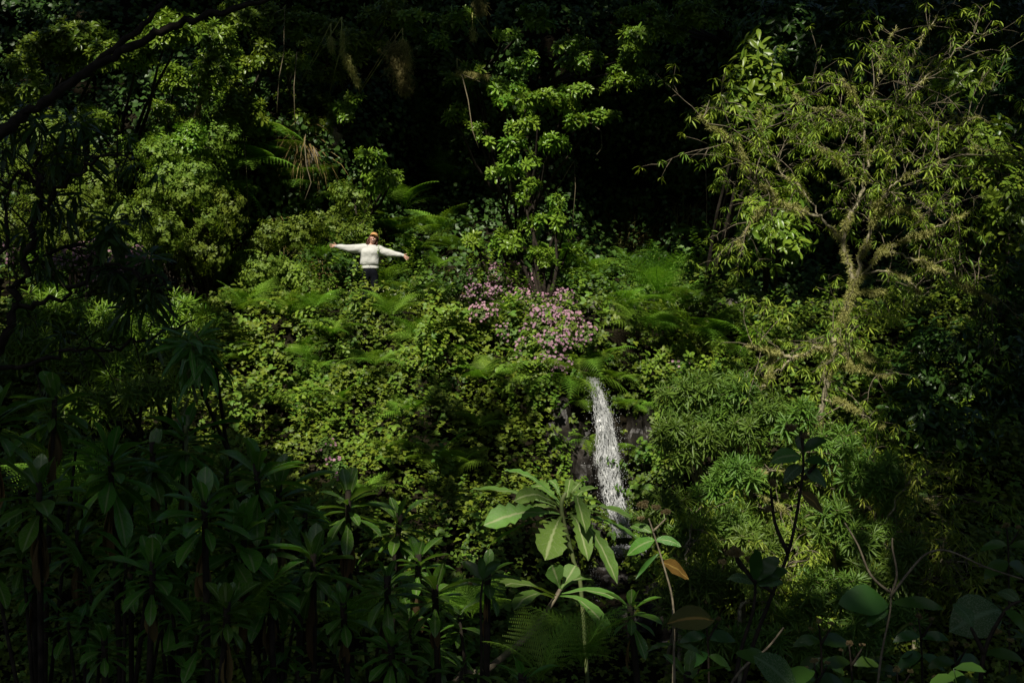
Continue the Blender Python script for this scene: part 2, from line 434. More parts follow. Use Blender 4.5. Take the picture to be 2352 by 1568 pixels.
# ------------------------------------------------------------------ ground cover (nobody could count it)
def cover(name, n, x0, x1, k0, k1, temps, size, m, lump, lumps, thick, up=.6, hang=False, keep=None, patch=None):
    P, Nn = surf_samples(n, x0, x1, k0, k1)
    if keep is not None:
        k = keep(P); P, Nn = P[k], Nn[k]
    if patch:
        d = nz(P, patch[0], 31) + rng.normal(size=len(P)) * patch[1] > patch[2]
        P, Nn = P[d], Nn[d]
    Nn = np.where((Nn[:, 1:2] > 0) & (Nn[:, 2:3] < .5), -Nn, Nn)
    h = np.clip(lump * (.5 + nz(P, lumps)), 0, None) + thick * rng.random(len(P)) ** 1.5
    n_ = len(P)
    pos = P + Nn * h[:, None] + np.array([0, 0, 1.]) * (h * .4)[:, None]
    ax = Nn * .7 + np.array([0, -.1, up]) + .55 * unit(n_)
    s = Soup()
    rr = np.clip(.42 + .45 * nz(P, .8, 5) + .45 * nz(P, .28, 15) + rng.normal(size=n_) * .28, 0, 1)
    scatter(s, temps, frame_z(ax, rng.random(n_) * 6.28, size * (.6 + .8 * rng.random(n_))), pos, rr)
    o = s.build(name, m); o['kind'] = 'stuff'
    return o
def not_rock(P):
    u = 1176 + P[:, 0] / (P[:, 1] * KP); v = 784 - P[:, 2] / (P[:, 1] * KP)
    rock = (u > 1300 + 25 * np.sin(v * .03)) & (u < 1455 + 15 * np.sin(v * .05)) & (v > 930) & (v < 1500)
    edge = (u > 1270) & (u < 1330) & (v > 990) & (v < 1120)
    return ~(rock | edge) | (rng.random(len(P)) < .05)
o = cover("bramble_cover", 90000, -15, 14, 11, 16, T_tri, .078, M_bramble, .6, .9, .28, keep=not_rock)
tag(o, "thick green bramble leaves covering the slope below the path", "bramble")
o = cover("path_edge_greenery", 16000, -14, 12, 15, 18, T_tri, .06, M_flowerleaf, .12, 1.3, .15, keep=lambda P: (P[:, 1] > 26.2) | (P[:, 1] < 25.1))
tag(o, "low leafy weeds along both edges of the narrow path", "weeds")
LF_heart = leaf((.25, .42, .3, 0), (0, .25, .6, 1), .2, .15)
o = cover("ivy_cover", 150000, -16, 17, 17, 22, [LF_heart], .11, M_ivy, .5, .5, .35, up=.25, patch=(.45, .22, -.28))
tag(o, "dark ivy and creepers covering the cliff face above the path", "ivy")
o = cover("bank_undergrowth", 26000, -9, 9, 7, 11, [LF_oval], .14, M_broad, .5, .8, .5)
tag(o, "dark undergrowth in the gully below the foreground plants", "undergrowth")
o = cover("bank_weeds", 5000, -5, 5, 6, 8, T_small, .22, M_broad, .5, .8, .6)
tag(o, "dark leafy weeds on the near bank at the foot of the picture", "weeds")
o = cover("creeper_cover", 8000, -14, 13, 11, 17, T_small, .26, M_bramble, .6, .9, .45, keep=not_rock, patch=(.7, .15, .02))
tag(o, "yellow-green leafy shoots standing out of the bramble slope", "weeds")
o = cover("large_leaf_cover", 9000, -14, 13, 11, 16, T_tri, .115, M_small, .62, .9, .42, keep=not_rock, patch=(.5, .15, .05))
tag(o, "larger pale bramble leaves lying over the slope in patches", "bramble")
# tiny white flowers scattered in the greenery round the woman
P, Nn = surf_samples(260, -6, -1, 15, 18)
s = Soup(); pos = P + Nn * .25 + rng.random((len(P), 1)) * np.array([[0, -.1, .25]])
s.inst(LF_heart, frame_z(Nn + np.array([0, -.8, .4]) + .5 * unit(len(P)), rng.random(len(P)) * 6, .025), pos, rng.random(len(P)))
tag(s.build("tiny_white_flowers", M_white), "tiny white flowers dotted through the weeds round the woman", "flowers", kind="stuff")

# ------------------------------------------------------------------ rocks
def boulder(name, loc, r, m, label, sx=1, sz=1, seed=0, cat="rock"):
    import bmesh
    bm = bmesh.new(); bmesh.ops.create_icosphere(bm, subdivisions=4, radius=1)
    for v in bm.verts:
        p = v.co.copy(); n = noise.fractal(p * 1.1 + Vector((seed * 3.7, 0, 0)), 1, 2, 5)
        c = noise.cell(p * 1.6 + Vector((seed, 2, 0)))
        v.co = p * (1 + .35 * n + .14 * c)
        v.co.x *= r * sx; v.co.y *= r * .8; v.co.z *= r * sz
    me = bpy.data.meshes.new(name); bm.to_mesh(me); bm.free(); me.materials.append(m)
    o = bpy.data.objects.new(name, me); COL.objects.link(o); o.location = loc
    return tag(o, label, cat)
for i, (u, v, r, sx, sz, m, lb, off) in enumerate([
    (1310, 1060, .75, .8, 1.3, M_rock, "wet dark rock face left of the falling water", .0),
    (1475, 1030, .55, .6, 1.5, M_rock, "wet dark rock face right of the falling water", .0),
    (1450, 1330, .7, 1.4, .6, M_rock, "dark rock ledge at the foot of the fall", .1),
    (1330, 1250, .5, 1, 1, M_rock, "dark boulder left of the foot of the fall", .1),
    (768, 322, .22, 1, 1.2, M_dryrock, "pale bare stone on the cliff left of the upper shrub", .35),
    (722, 378, .26, .8, 1.4, M_dryrock, "pale brown bare stone on the cliff beside hanging roots", .45),
    (1500, 1440, .8, 1, 1, M_rock, "large dark rock under the ledge of the fall", .2)]):
    p, n = hit(u, v); boulder("rock", p - Vector((0, off, 0)), r, m, lb, sx, sz, i)
# stone edge of the water channel along the path, right
s = Soup()
for k in range(10):
    x0 = 1.6 + k * .62; L0 = .58
    y0 = 24.95 + .05 * sin(k * 2.1)
    b = np.array([(x0, y0, .55), (x0 + L0, y0, .55), (x0 + L0, y0 + .28, .55), (x0, y0 + .28, .55),
                  (x0, y0, .86), (x0 + L0, y0 + .02, .87), (x0 + L0, y0 + .27, .87), (x0, y0 + .28, .86)]) + rng.normal(size=(8, 3)) * .012
    s.raw(b, [(0, 1, 5), (0, 5, 4), (1, 2, 6), (1, 6, 5), (2, 3, 7), (2, 7, 6), (3, 0, 4), (3, 4, 7), (4, 5, 6), (4, 6, 7)])
tag(s.build("channel_wall", M_stone), "low stone edge of the water channel right of the flowers", "stone wall")

# ------------------------------------------------------------------ waterfall
WP = [(1362, 866, 7), (1372, 905, 12), (1384, 950, 18), (1392, 1005, 20), (1396, 1060, 24), (1405, 1115, 20), (1414, 1170, 21), (1436, 1234, 19)]
wu = np.array(WP, float)
def wpt(t, lat, out):
    k = t * (len(WP) - 1)
    u = np.interp(k, np.arange(len(WP)), wu[:, 0]); v = np.interp(k, np.arange(len(WP)), wu[:, 1]); w = np.interp(k, np.arange(len(WP)), wu[:, 2])
    return at(u + lat * w, v, 22.5 - 1.1 * t - out)
s = Soup()
for i in range(680):
    t0 = random.random() * .97; ln = random.uniform(.05, .2); lat = random.gauss(0, .45)
    if abs(lat) > 1.15: continue
    if random.random() < .62: continue
    ph = random.random() * 6.28; f = random.uniform(20, 45); a = random.uniform(.04, .2); n = 9
    if i % 3: lat = random.randint(-4, 4) * .24; ph = random.choice((0, pi)) + random.gauss(0, .35) + lat * 2; f = 62; a = .15
    pts = []; rad = []
    for j in range(n):
        q = j / (n - 1); t = min(1, t0 + ln * q)
        pts.append(wpt(t, lat + a * sin(ph + f * t) + .05 * random.gauss(0, 1), .12 * abs(math.cos(ph + 9 * t)) + .1))
        rad.append(random.uniform(.004, .012) * (sin(pi * (q * .9 + .05)) ** .5))
    s.tube(pts, rad, 5)
octv = np.array([(1, 0, 0), (-1, 0, 0), (0, 1, 0), (0, -1, 0), (0, 0, 1.5), (0, 0, -1.5)], float)
octf = np.array([(0, 2, 4), (2, 1, 4), (1, 3, 4), (3, 0, 4), (2, 0, 5), (1, 2, 5), (3, 1, 5), (0, 3, 5)])
OCT = (octv, octf, np.full(6, .5), np.zeros(6), np.zeros(6))
dp = []; dr = []
for i in range(2600):
    t = random.random(); lat = random.gauss(.15, .95)
    dp.append(wpt(t, lat, random.uniform(.05, .5))); dr.append(random.uniform(.003, .008))
for i in range(1500):                                    # splash at the foot
    dp.append(at(1440 + random.gauss(0, 16), 1262 + random.gauss(0, 5) + abs(random.gauss(0, 3)), 21.2 + random.gauss(0, .12))); dr.append(random.uniform(.006, .02))
for i in range(350):                                     # thin second fall
    dp.append(at(1368 + random.gauss(0, 9), random.uniform(1290, 1430), 20.8)); dr.append(random.uniform(.003, .008))
dp = np.array([tuple(p) for p in dp]); dr = np.array(dr)
s.inst(OCT, np.eye(3)[None] * dr[:, None, None], dp)
wf = s.build("waterfall", M_foam, smooth=True); wf['kind'] = 'structure'
# clear sheet of water under the white
m, nt, out = mat("falling_water")
b = N(nt, "ShaderNodeBsdfPrincipled"); b.inputs[0].default_value = (.35, .38, .38, 1); b.inputs['Roughness'].default_value = .12
b.inputs[0].default_value = (.5, .52, .52, 1); b.inputs['Roughness'].default_value = .3
tc = N(nt, "ShaderNodeTexCoord"); tx = N(nt, "ShaderNodeTexNoise"); tx.inputs['Scale'].default_value = 5; tx.inputs['Detail'].default_value = 4
nt.links.new(tc.outputs['Object'], tx.inputs[0])
vm = N(nt, "ShaderNodeVectorMath"); vm.operation = 'MULTIPLY_ADD'; nt.links.new(tx.outputs[1], vm.inputs[0]); vm.inputs[1].default_value = (.22, .22, .3); nt.links.new(tc.outputs['Object'], vm.inputs[2])
mp = N(nt, "ShaderNodeMapping"); mp.inputs['Scale'].default_value = (13, 13, 5); nt.links.new(vm.outputs[0], mp.inputs[0])
vo = N(nt, "ShaderNodeTexVoronoi"); vo.feature = 'DISTANCE_TO_EDGE'; vo.inputs['Scale'].default_value = 1; nt.links.new(mp.outputs[0], vo.inputs['Vector'])
mr = N(nt, "ShaderNodeMapRange"); mr.inputs[1].default_value = .20; mr.inputs[2].default_value = .03; nt.links.new(vo.outputs['Distance'], mr.inputs[0])
t2 = N(nt, "ShaderNodeTexNoise"); t2.inputs['Scale'].default_value = 3.2; t2.inputs['Detail'].default_value = 3; nt.links.new(mp.outputs[0], t2.inputs[0]); t2.inputs['Scale'].default_value = .45
m2 = N(nt, "ShaderNodeMapRange"); m2.inputs[1].default_value = .38; m2.inputs[2].default_value = .6; nt.links.new(t2.outputs[0], m2.inputs[0])
ed = math_(nt, 'MULTIPLY', math_(nt, 'MULTIPLY', mr.outputs[0], m2.outputs[0]), attr(nt, "lx"))
nt.links.new(math_(nt, 'MULTIPLY', ed, .95), b.inputs['Alpha'])
nt.links.new(b.outputs[0], out.inputs[0]); M_fall = m
s = Soup(); nu, nv = 17, 70
for lay in range(3):
    V = []; EDG = []
    for j in range(nv):
        for i in range(nu):
            lat = (i / (nu - 1) - .5) * (2.9 - .5 * lay)
            V.append(wpt(j / (nv - 1), lat + .25 * noise.noise(Vector((j * .12, i * .1, lay * 5))), .04 + .09 * lay + .10 * noise.noise(Vector((i * .4, j * .2, 3 + lay * 7)))))
            EDG.append(min(1, (1 - abs(i / (nu - 1) - .5) * 2) * 3) * min(1, j / 5 + .1))
    F = []
    for j in range(nv - 1):
        for i in range(nu - 1):
            a = j * nu + i; F += [(a, a + 1, a + nu + 1), (a, a + nu + 1, a + nu)]
    s.raw([tuple(v) for v in V], F, .5, np.array(EDG))
ws = s.build("water_film", M_fall, smooth=True); ws['kind'] = 'structure'
# litter
def litter(n, u, v, ru, rv, size):
    s = Soup(); P = []; 
    for i in range(n):
        p, nn = hit(u + random.gauss(0, ru), v + random.gauss(0, rv), .12); P.append(tuple(p))
    P = np.array(P); s.inst(LF_oval, frame_z(np.array([[0, -.6, .7]]) + .6 * unit(n), rng.random(n) * 6, size * (.5 + rng.random(n))), P, rng.random(n))
    return s
tag(litter(90, 1428, 1288, 14, 8, .13).build("orange_leaf_litter", M_litter), "orange fallen leaves at the foot of the fall", "fallen leaves", kind="stuff")
tag(litter(130, 1290, 1035, 22, 45, .08).build("brown_leaf_litter", M_dead), "brown dead leaves on the bank left of the fall", "fallen leaves", kind="stuff")
tag(litter(110, 1010, 655, 30, 20, .09).build("path_leaf_litter", M_dead), "brown leaves on the path right of the woman", "fallen leaves", kind="stuff")

# ------------------------------------------------------------------ ferns
def frond_mesh(seed, n=15, droop=.5):
    s = Soup()
    def rp(t):                                     # rachis: rises then arches over, length ~1
        a = .75 - 1.35 * t * (1 if droop else 1)
        return np.array([.05 * sin(seed + 3 * t), 0, 0]) + np.array([0, t * (1 - .12 * t), .42 * t - (.28 + droop * .5) * t * t])
    pts = [rp(t) for t in np.linspace(0, 1, 9)]
    s.tube(pts, np.linspace(.008, .002, 9), 4, .9)
    D = []; Hn = []; S = []; P = []
    for side in (-1, 1):
        for t in np.linspace(.13, .985, n):
            sh = min(1, (t - .03) / .22) * (1 - t) ** .75 * 1.25
            ln = .40 * sh * random.uniform(.85, 1.1) + .012
            base = rp(t); fw = rp(min(1, t + .02)) - rp(t - .02); fw /= np.linalg.norm(fw)
            d = np.array([side, 0, 0]) * .9 + fw * .42; d /= np.linalg.norm(d)
            k = max(4, int(ln / .021))
            for j in range(k):
                q = (j + .6) / k
                c = base + d * ln * q + np.array([0, 0, -.25 * ln * q * q])
                pl = .040 * (1 - q * .7) * (.45 + .55 * min(1, sh * 1.6))
                for sg in (-1, 1):
                    dd = fw * sg * .9 + d * .45
                    D.append(dd); S.append(pl); P.append(c)
    D = np.array(D); S = np.array(S); P = np.array(P)
    s.inst(leaf((.17, .2, 0), (0, .45, 1), .1, .15), frame(D, np.array([0, 0, 1.]) + .15 * unit(len(D)), S), P, rng.random(len(P)))
    return s.mesh("frond", M_fern)
FR = [frond_mesh(i, d, .6) if False else frond_mesh(i, 15, dr_) for i, (d, dr_) in enumerate([(20, .35), (22, .6), (22, .9), (22, 1.2)])]
def fern(u, v, L_, n=9, hang=0.0, spread=360, face=270, phrase="arching green fern", off=.15, Y=None, m=None, lift=.3):
    if Y is None: p, _ = hit(u, v, .35); p = p + Vector((0, 0, .25))
    else: p = at(u, v, Y)
    e = empty("fern", p)
    for i in range(n):
        az = radians(face + (i / n - .5 + random.uniform(-.04, .04)) * spread)
        me = FR[min(3, max(0, int(random.uniform(0, 2.4) + hang * 2)))]
        o = linkmesh("frond", me, e)
        tilt = radians(random.uniform(28, 66) - hang * 70) * (1 if lift else 1)
        o.rotation_euler = (Matrix.Rotation(az - pi / 2, 3, 'Z') @ Matrix.Rotation(tilt, 3, 'X') @ Matrix.Rotation(random.uniform(-.4, .4), 3, 'Y')).to_euler()
        k = L_ * random.uniform(.7, 1.15); o.scale = (k, k, k)
    reg(e, phrase, "fern", "ferns on the slope and cliff", u, v)
    return e
B, D_, H_ = "bright green arching fern", "shaded dark green fern", "drooping fern hanging from the cliff"
for a in [(590, 330, 1.4, 10, .5, 240, 270, B), (560, 400, 1.5, 10, .7, 220, 250, H_), (640, 400, 1.3, 9, .5, 240, 290, H_),
          (540, 455, 1.2, 8, .8, 200, 260, H_), (700, 460, 1.2, 9, .3, 300, 280, B), (775, 480, 1.1, 8, .4, 260, 300, B),
          (870, 490, 1.15, 9, .1, 340, 270, B), (935, 500, 1.2, 9, .2, 300, 290, B), (930, 560, 1.3, 9, .4, 260, 300, B),
          (965, 600, 1.0, 8, .3, 300, 300, B), (1050, 450, 1.4, 9, .1, 300, 270, D_), (700, 170, 1.6, 5, .9, 120, 290, H_),
          (535, 260, 1.3, 6, .8, 160, 270, H_), (740, 620, .9, 8, .2, 300, 270, B), (1010, 560, 1.1, 8, .2, 300, 280, D_),
          (1300, 640, 1.2, 10, .1, 330, 290, D_), (1350, 660, 1.3, 9, .2, 280, 330, D_), (1290, 690, 1.0, 8, .1, 330, 300, D_),
          (1440, 745, 1.3, 9, .2, 340, 270, B), (1520, 720, 1.5, 10, .0, 360, 270, B), (1570, 745, 1.3, 9, .1, 300, 320, B),
          (1610, 800, 1.5, 10, .3, 300, 300, D_), (1470, 790, 1.1, 9, .3, 300, 270, B), (1690, 830, 1.2, 8, .4, 280, 300, D_),
          (1240, 880, 1.2, 9, .3, 300, 290, B), (1300, 900, 1.3, 9, .6, 220, 310, B), (980, 820, 1.1, 9, .1, 330, 290, B),
          (1040, 840, .8, 7, .4, 260, 300, B), (720, 740, .9, 8, .2, 320, 270, B), (620, 705, 1.0, 8, .2, 330, 280, B),
          (560, 745, 1.1, 7, .1, 300, 300, B), (880, 690, 1.0, 9, .0, 350, 270, B), (940, 700, .9, 8, .2, 330, 290, B),
          (1000, 720, .8, 8, .2, 330, 270, B), (1090, 755, .8, 8, .3, 300, 270, D_), (1000, 1100, 1.1, 9, .2, 330, 290, B),
          (1050, 1110, .9, 8, .3, 260, 320, B), (900, 1090, .8, 7, .2, 330, 270, D_), (310, 1150, 1.1, 8, .2, 330, 290, B),
          (130, 1010, 1.1, 8, .2, 330, 290, B), (700, 850, .8, 7, .2, 330, 270, D_), (1170, 745, .8, 7, .2, 330, 270, D_),
          (430, 700, 1.0, 8, .2, 330, 270, D_), (60, 640, 1.1, 8, .2, 330, 270, D_), (1430, 630, .9, 7, .1, 330, 270, D_), (520, 640, 1.0, 8, .2, 330, 270, B), (660, 760, .9, 8, .2, 330, 280, B), (760, 800, .9, 8, .2, 330, 270, B), (900, 760, .9, 8, .2, 330, 260, B),
          (860, 870, .9, 8, .3, 330, 280, B), (780, 960, .8, 8, .2, 330, 270, B), (1120, 900, .9, 8, .3, 330, 270, B), (1100, 1010, .9, 8, .3, 330, 270, B), (940, 990, .8, 7, .2, 330, 270, B),
          (570, 860, .9, 8, .3, 330, 280, B), (1390, 850, .8, 7, .5, 300, 270, B), (1340, 860, .7, 7, .5, 300, 270, B), (1420, 900, .7, 7, .4, 300, 290, B), (1335, 950, .6, 7, .6, 260, 290, B), (1455, 960, .6, 7, .6, 260, 250, D_), (1345, 1040, .5, 7, .6, 260, 290, D_), (1465, 1060, .6, 7, .5, 260, 250, D_), (480, 620, .9, 8, .2, 330, 270, B),
          (800, 650, .7, 7, .1, 330, 270, B), (1010, 640, .8, 7, .2, 330, 270, B), (1060, 600, .8, 7, .2, 330, 270, D_),
          (1600, 560, .9, 7, .4, 300, 270, D_), (1180, 600, .8, 7, .1, 330, 270, D_), (830, 1180, .9, 8, .2, 330, 270, B),
          (730, 880, .7, 7, .2, 330, 270, D_), (620, 960, .9, 7, .2, 330, 270, D_)]:
    fern(*a[:7], phrase=a[7])
for a in [(1340, 1530, .42, 8, 5.2), (1240, 1560, .35, 7, 4.8), (560, 1440, .4, 7, 5.5), (820, 1460, .4, 7, 6.0), (1080, 1420, .35, 6, 6.4), (180, 1160, .9, 8, 9.5), (360, 1230, .8, 8, 9)]:
    fern(*a[:4], .1, 340, 270, "dark foreground fern", Y=a[4])

# ------------------------------------------------------------------ whorled and bushy shrubs
def bush(name, blobs, Y, n, temps, size, m, phrase, cat="shrub", group=None, stem_m=M_bark, up=.6, depth=.8, front=.35, trunk=True, shell=.5, root=None):
    """blobs: (u, v, ru, rv[, dY]) in picture pixels at distance Y -> one thing with a stem and a foliage part"""
    if size < .22 and not phrase.startswith('leafy weed'):
        nb = []
        for b in blobs:
            q = 5 if temps is T_small else 3
            for _ in range(q):
                f = random.uniform(.38, .62); a_ = random.uniform(0, 6.28); r_0 = random.uniform(.25, .85)
                nb.append((b[0] + cos(a_) * b[2] * r_0, b[1] + sin(a_) * b[3] * r_0, b[2] * f, b[3] * f * random.uniform(.8, 1.3), random.uniform(-.5, .3)))
        blobs = [b for b in nb]
    tot = sum(b[2] * b[3] for b in blobs); s = Soup(); st = Soup(); cs = []
    for b in blobs:
        yy = Y + (b[4] if len(b) > 4 else 0)
        c = at(b[0], b[1], yy); rx = b[2] * KP * yy; rz = b[3] * KP * yy; ry = (rx + rz) * .5 * depth
        k = max(3, int(n * b[2] * b[3] / tot)); cs.append((c, rx, rz))
        dr_ = unit(k); dr_[:, 1] -= front * rng.random(k); dr_ /= np.linalg.norm(dr_, axis=1)[:, None]
        rad = shell + (1 - shell) * rng.random(k) ** .7
        dd = dr_ * rad[:, None] * np.array([rx, ry, rz])
        lum = 1 + .35 * nz(dr_ * 1.7, 1.0, b[0] * .01)[:, None]
        pos = np.array(c) + dd * lum
        ax = dr_ * .8 + np.array([0, -.1, up]) + .35 * unit(k)
        SAMP.append(pos[::max(1, k // 60)])
        sz = size * (.7 + .6 * rng.random(k))
        scatter(s, temps, frame_z(ax, rng.random(k) * 6.28, sz), pos)
        for i in range(0, k, 3):
            p = pos[i]; q = np.array(c) + (p - np.array(c)) * .35 + rng.normal(size=3) * .06
            st.tube([q, (p + q) / 2 + rng.normal(size=3) * .03, p], [.012, .008, .004], 3)
    mid = sum((c for c, _, _ in cs), Vector()) / len(cs)
    r_ = Vector(root) if root else None
    if r_ is None:
        lo = min(cs, key=lambda c: c[0].z)[0]
        g, _, _, _ = BVH.find_nearest(lo + Vector((0, .3, -.5)))
        r_ = g
    for c, rx, rz in cs[::2] if len(cs) > 6 else cs:
        j = Vector((random.uniform(-.15, .15), random.uniform(-.1, .1), 0))
        a = r_; bb = r_.lerp(c, .5) + j; st.tube([a, a.lerp(bb, .5) + j * .3, bb, bb.lerp(c, .6) - j * .4, c], [.05, .045, .035, .025, .015], 6)
    e = empty(name, r_)
    st.build("stem", stem_m, e); s.build("foliage", m, e)
    reg(e, phrase, cat, group, blobs[0][0], blobs[0][1])
    return e
GL = "laurels and glossy shrubs on the cliff"
LA = "whorled glossy green laurel shrub"
DL = "dim dark-leaved laurel shrub"
for blobs, Y, n, ph in [
    ([(110, 70, 130, 70), (60, 190, 80, 60), (190, 150, 80, 60)], 24, 330, LA),
    ([(320, 60, 120, 60), (270, 140, 90, 50), (200, 280, 80, 40)], 24.5, 300, LA),
    ([(480, 110, 90, 70), (440, 200, 80, 50), (380, 270, 90, 40)], 26, 300, LA),
    ([(560, 220, 70, 70), (500, 300, 60, 50), (590, 130, 60, 50)], 27, 240, LA),
    ([(640, 50, 90, 50), (560, 30, 70, 40), (700, 120, 60, 40)], 27.5, 230, DL),
    ([(330, 330, 70, 45), (420, 320, 70, 40)], 24.8, 170, LA),
    ([(1330, 215, 90, 22), (1240, 215, 60, 25), (1300, 260, 90, 30), (1215, 290, 50, 25)], 26.3, 170, "lit top of the central whorled laurel shrub"),
    ([(1160, 340, 50, 35), (1195, 385, 50, 35), (1150, 390, 35, 30), (1290, 320, 60, 30)], 26.3, 105, LA),
    ([(1220, 450, 40, 35), (1235, 500, 50, 30), (1290, 490, 35, 45), (1190, 560, 60, 30), (1290, 560, 50, 30), (1240, 570, 40, 30)], 26.2, 150, LA),
    ([(1380, 130, 110, 30), (1470, 110, 90, 35), (1290, 110, 50, 25), (1420, 170, 70, 30)], 26.8, 220, LA),
    ([(1600, 40, 90, 30), (1520, 60, 60, 35), (1430, 20, 80, 20)], 27, 190, DL),
    ([(860, 395, 45, 40), (840, 350, 35, 25), (895, 420, 40, 30)], 27.2, 90, "small pale-leaved shrub"),
    ([(800, 235, 40, 30), (800, 270, 30, 20)], 27.6, 45, DL),
    ([(1070, 270, 50, 35), (1050, 190, 50, 40), (1100, 180, 40, 30)], 28.0, 80, DL),
    ([(1160, 190, 50, 40), (1200, 150, 40, 30), (1190, 230, 40, 30)], 27.2, 90, DL),
    ([(1080, 50, 90, 40), (980, 60, 80, 40), (1180, 50, 80, 40)], 27.8, 150, DL),
    ([(820, 60, 100, 60), (760, 130, 70, 60), (900, 30, 90, 35)], 28.2, 200, DL),
    ([(730, 260, 60, 60), (660, 250, 50, 40)], 28.0, 80, DL),
    ([(1140, 560, 50, 30), (1090, 560, 30, 25)], 26.6, 50, LA)]:
    bush("laurel_shrub", blobs, Y, int(n * 1.15), T_laurel, .175, M_laurel, ph, group=GL)
for blobs, Y, n, ph in [
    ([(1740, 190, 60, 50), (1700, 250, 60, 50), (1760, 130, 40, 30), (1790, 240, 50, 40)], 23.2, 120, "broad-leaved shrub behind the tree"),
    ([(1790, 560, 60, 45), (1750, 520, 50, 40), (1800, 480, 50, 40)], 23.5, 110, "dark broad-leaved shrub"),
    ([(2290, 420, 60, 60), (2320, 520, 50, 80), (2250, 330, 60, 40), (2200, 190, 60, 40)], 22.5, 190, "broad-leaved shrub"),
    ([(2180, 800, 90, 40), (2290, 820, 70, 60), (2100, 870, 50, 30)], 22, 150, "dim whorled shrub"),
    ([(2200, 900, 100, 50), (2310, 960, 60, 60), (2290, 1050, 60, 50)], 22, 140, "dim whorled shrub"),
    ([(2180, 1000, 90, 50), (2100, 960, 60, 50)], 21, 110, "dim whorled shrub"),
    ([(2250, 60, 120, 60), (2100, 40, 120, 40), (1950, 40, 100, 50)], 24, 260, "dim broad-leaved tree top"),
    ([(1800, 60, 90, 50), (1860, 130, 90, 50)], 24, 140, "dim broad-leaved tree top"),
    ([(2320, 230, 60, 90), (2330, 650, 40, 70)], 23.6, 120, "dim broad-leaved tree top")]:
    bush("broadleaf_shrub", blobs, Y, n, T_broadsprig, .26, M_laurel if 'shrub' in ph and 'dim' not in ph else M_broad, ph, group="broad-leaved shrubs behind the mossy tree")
# fine-leaved curtain of climbing shrub on the left
for blobs, Y, n in [
    ([(400, 400, 90, 60), (380, 330, 60, 40)], 24.6, 900), ([(470, 400, 60, 60), (500, 330, 50, 40)], 25.4, 650),
    ([(440, 480, 80, 50), (370, 470, 60, 50)], 24.6, 900), ([(340, 560, 80, 50), (300, 490, 50, 50)], 24.2, 800),
    ([(440, 570, 80, 60), (500, 500, 40, 60)], 24.8, 800), ([(210, 420, 80, 60), (160, 350, 80, 40)], 24.2, 700),
    ([(80, 300, 80, 50), (60, 400, 70, 60)], 23.8, 650), ([(160, 520, 90, 60), (60, 520, 60, 60)], 23.6, 750),
    ([(660, 560, 70, 40), (740, 540, 60, 40)], 26.4, 650), ([(800, 470, 50, 40), (820, 540, 30, 40)], 26.8, 350),
    ([(620, 620, 80, 30), (700, 660, 60, 20)], 25.2, 600)]:
    bush("fine_leaved_shrub", blobs, Y, n, T_small, .20, M_small, "fine-leaved pale green shrub", group="fine-leaved shrubs on the left cliff", depth=.7, up=.1, shell=.3)
for blobs, Y in [([(850, 700, 34, 30)], 24.75), ([(880, 712, 26, 26)], 24.9), ([(810, 706, 30, 26)], 24.8)]:
    bush("leafy_weed", blobs, Y, 170, T_tri, .075, M_bramble, "leafy weed clump in front of her legs", group="leafy weeds on the path edge")
# narrow-leaved rosette shrubs, right
for blobs, Y, n in [
    ([(1590, 890, 90, 40), (1560, 940, 60, 40)], 20.0, 75), ([(1690, 900, 70, 50), (1650, 960, 50, 30)], 19.8, 65),
    ([(1545, 990, 50, 40), (1600, 1000, 50, 40), (1570, 1040, 40, 30)], 19.6, 60), ([(1700, 980, 60, 40), (1760, 940, 50, 40)], 19.6, 55),
    ([(1690, 1080, 70, 40), (1640, 1130, 50, 40)], 18.8, 62), ([(1530, 1150, 50, 35), (1500, 1190, 40, 30)], 18.6, 36),
    ([(1600, 1220, 60, 50), (1680, 1190, 60, 40)], 18.4, 62), ([(1740, 1250, 70, 60), (1700, 1330, 60, 40)], 18.0, 60),
    ([(1920, 1010, 80, 40), (1830, 960, 50, 40)], 19.2, 60), ([(2000, 1080, 80, 50), (2060, 1140, 50, 50)], 18.8, 70),
    ([(1980, 1230, 80, 50), (1900, 1180, 60, 50)], 18.2, 70), ([(2030, 1320, 80, 50), (2090, 1260, 40, 40)], 17.8, 60),
    ([(1900, 1350, 80, 50), (1830, 1400, 60, 40)], 17.4, 60), ([(1600, 1330, 50, 40), (1560, 1380, 50, 40)], 17.6, 46),
    ([(1740, 1450, 90, 40), (1860, 1480, 60, 40)], 17.0, 55), ([(1980, 1440, 80, 50), (2070, 1400, 50, 40)], 17.0, 55),
    ([(1620, 1450, 60, 40)], 17.0, 30)]:
    bush("spurge_shrub", blobs, Y, int(n * 1.05), T_spurge, .25, M_spurge, "narrow-leaved rosette shrub", group="narrow-leaved rosette shrubs right of the waterfall", up=1.0, front=.8, depth=.9, stem_m=M_twig)
# left middle distance: rosettes and leafy stalks below the left flowers
for blobs, Y, n in [([(120, 700, 100, 50), (220, 740, 80, 40)], 20, 80), ([(320, 760, 90, 40), (420, 720, 60, 40)], 20.5, 75),
                    ([(90, 790, 90, 40), (230, 820, 100, 40)], 19, 75), ([(430, 810, 50, 60), (470, 740, 40, 30)], 18, 34), ([(330, 880, 100, 40), (200, 930, 90, 40)], 17.5, 60)]:
    bush("spurge_shrub", blobs, Y, n, T_spurge, .28, M_laurel, "shaded long-leaved rosette shrub", group="long-leaved shrubs on the left slope", up=.9, front=.7)

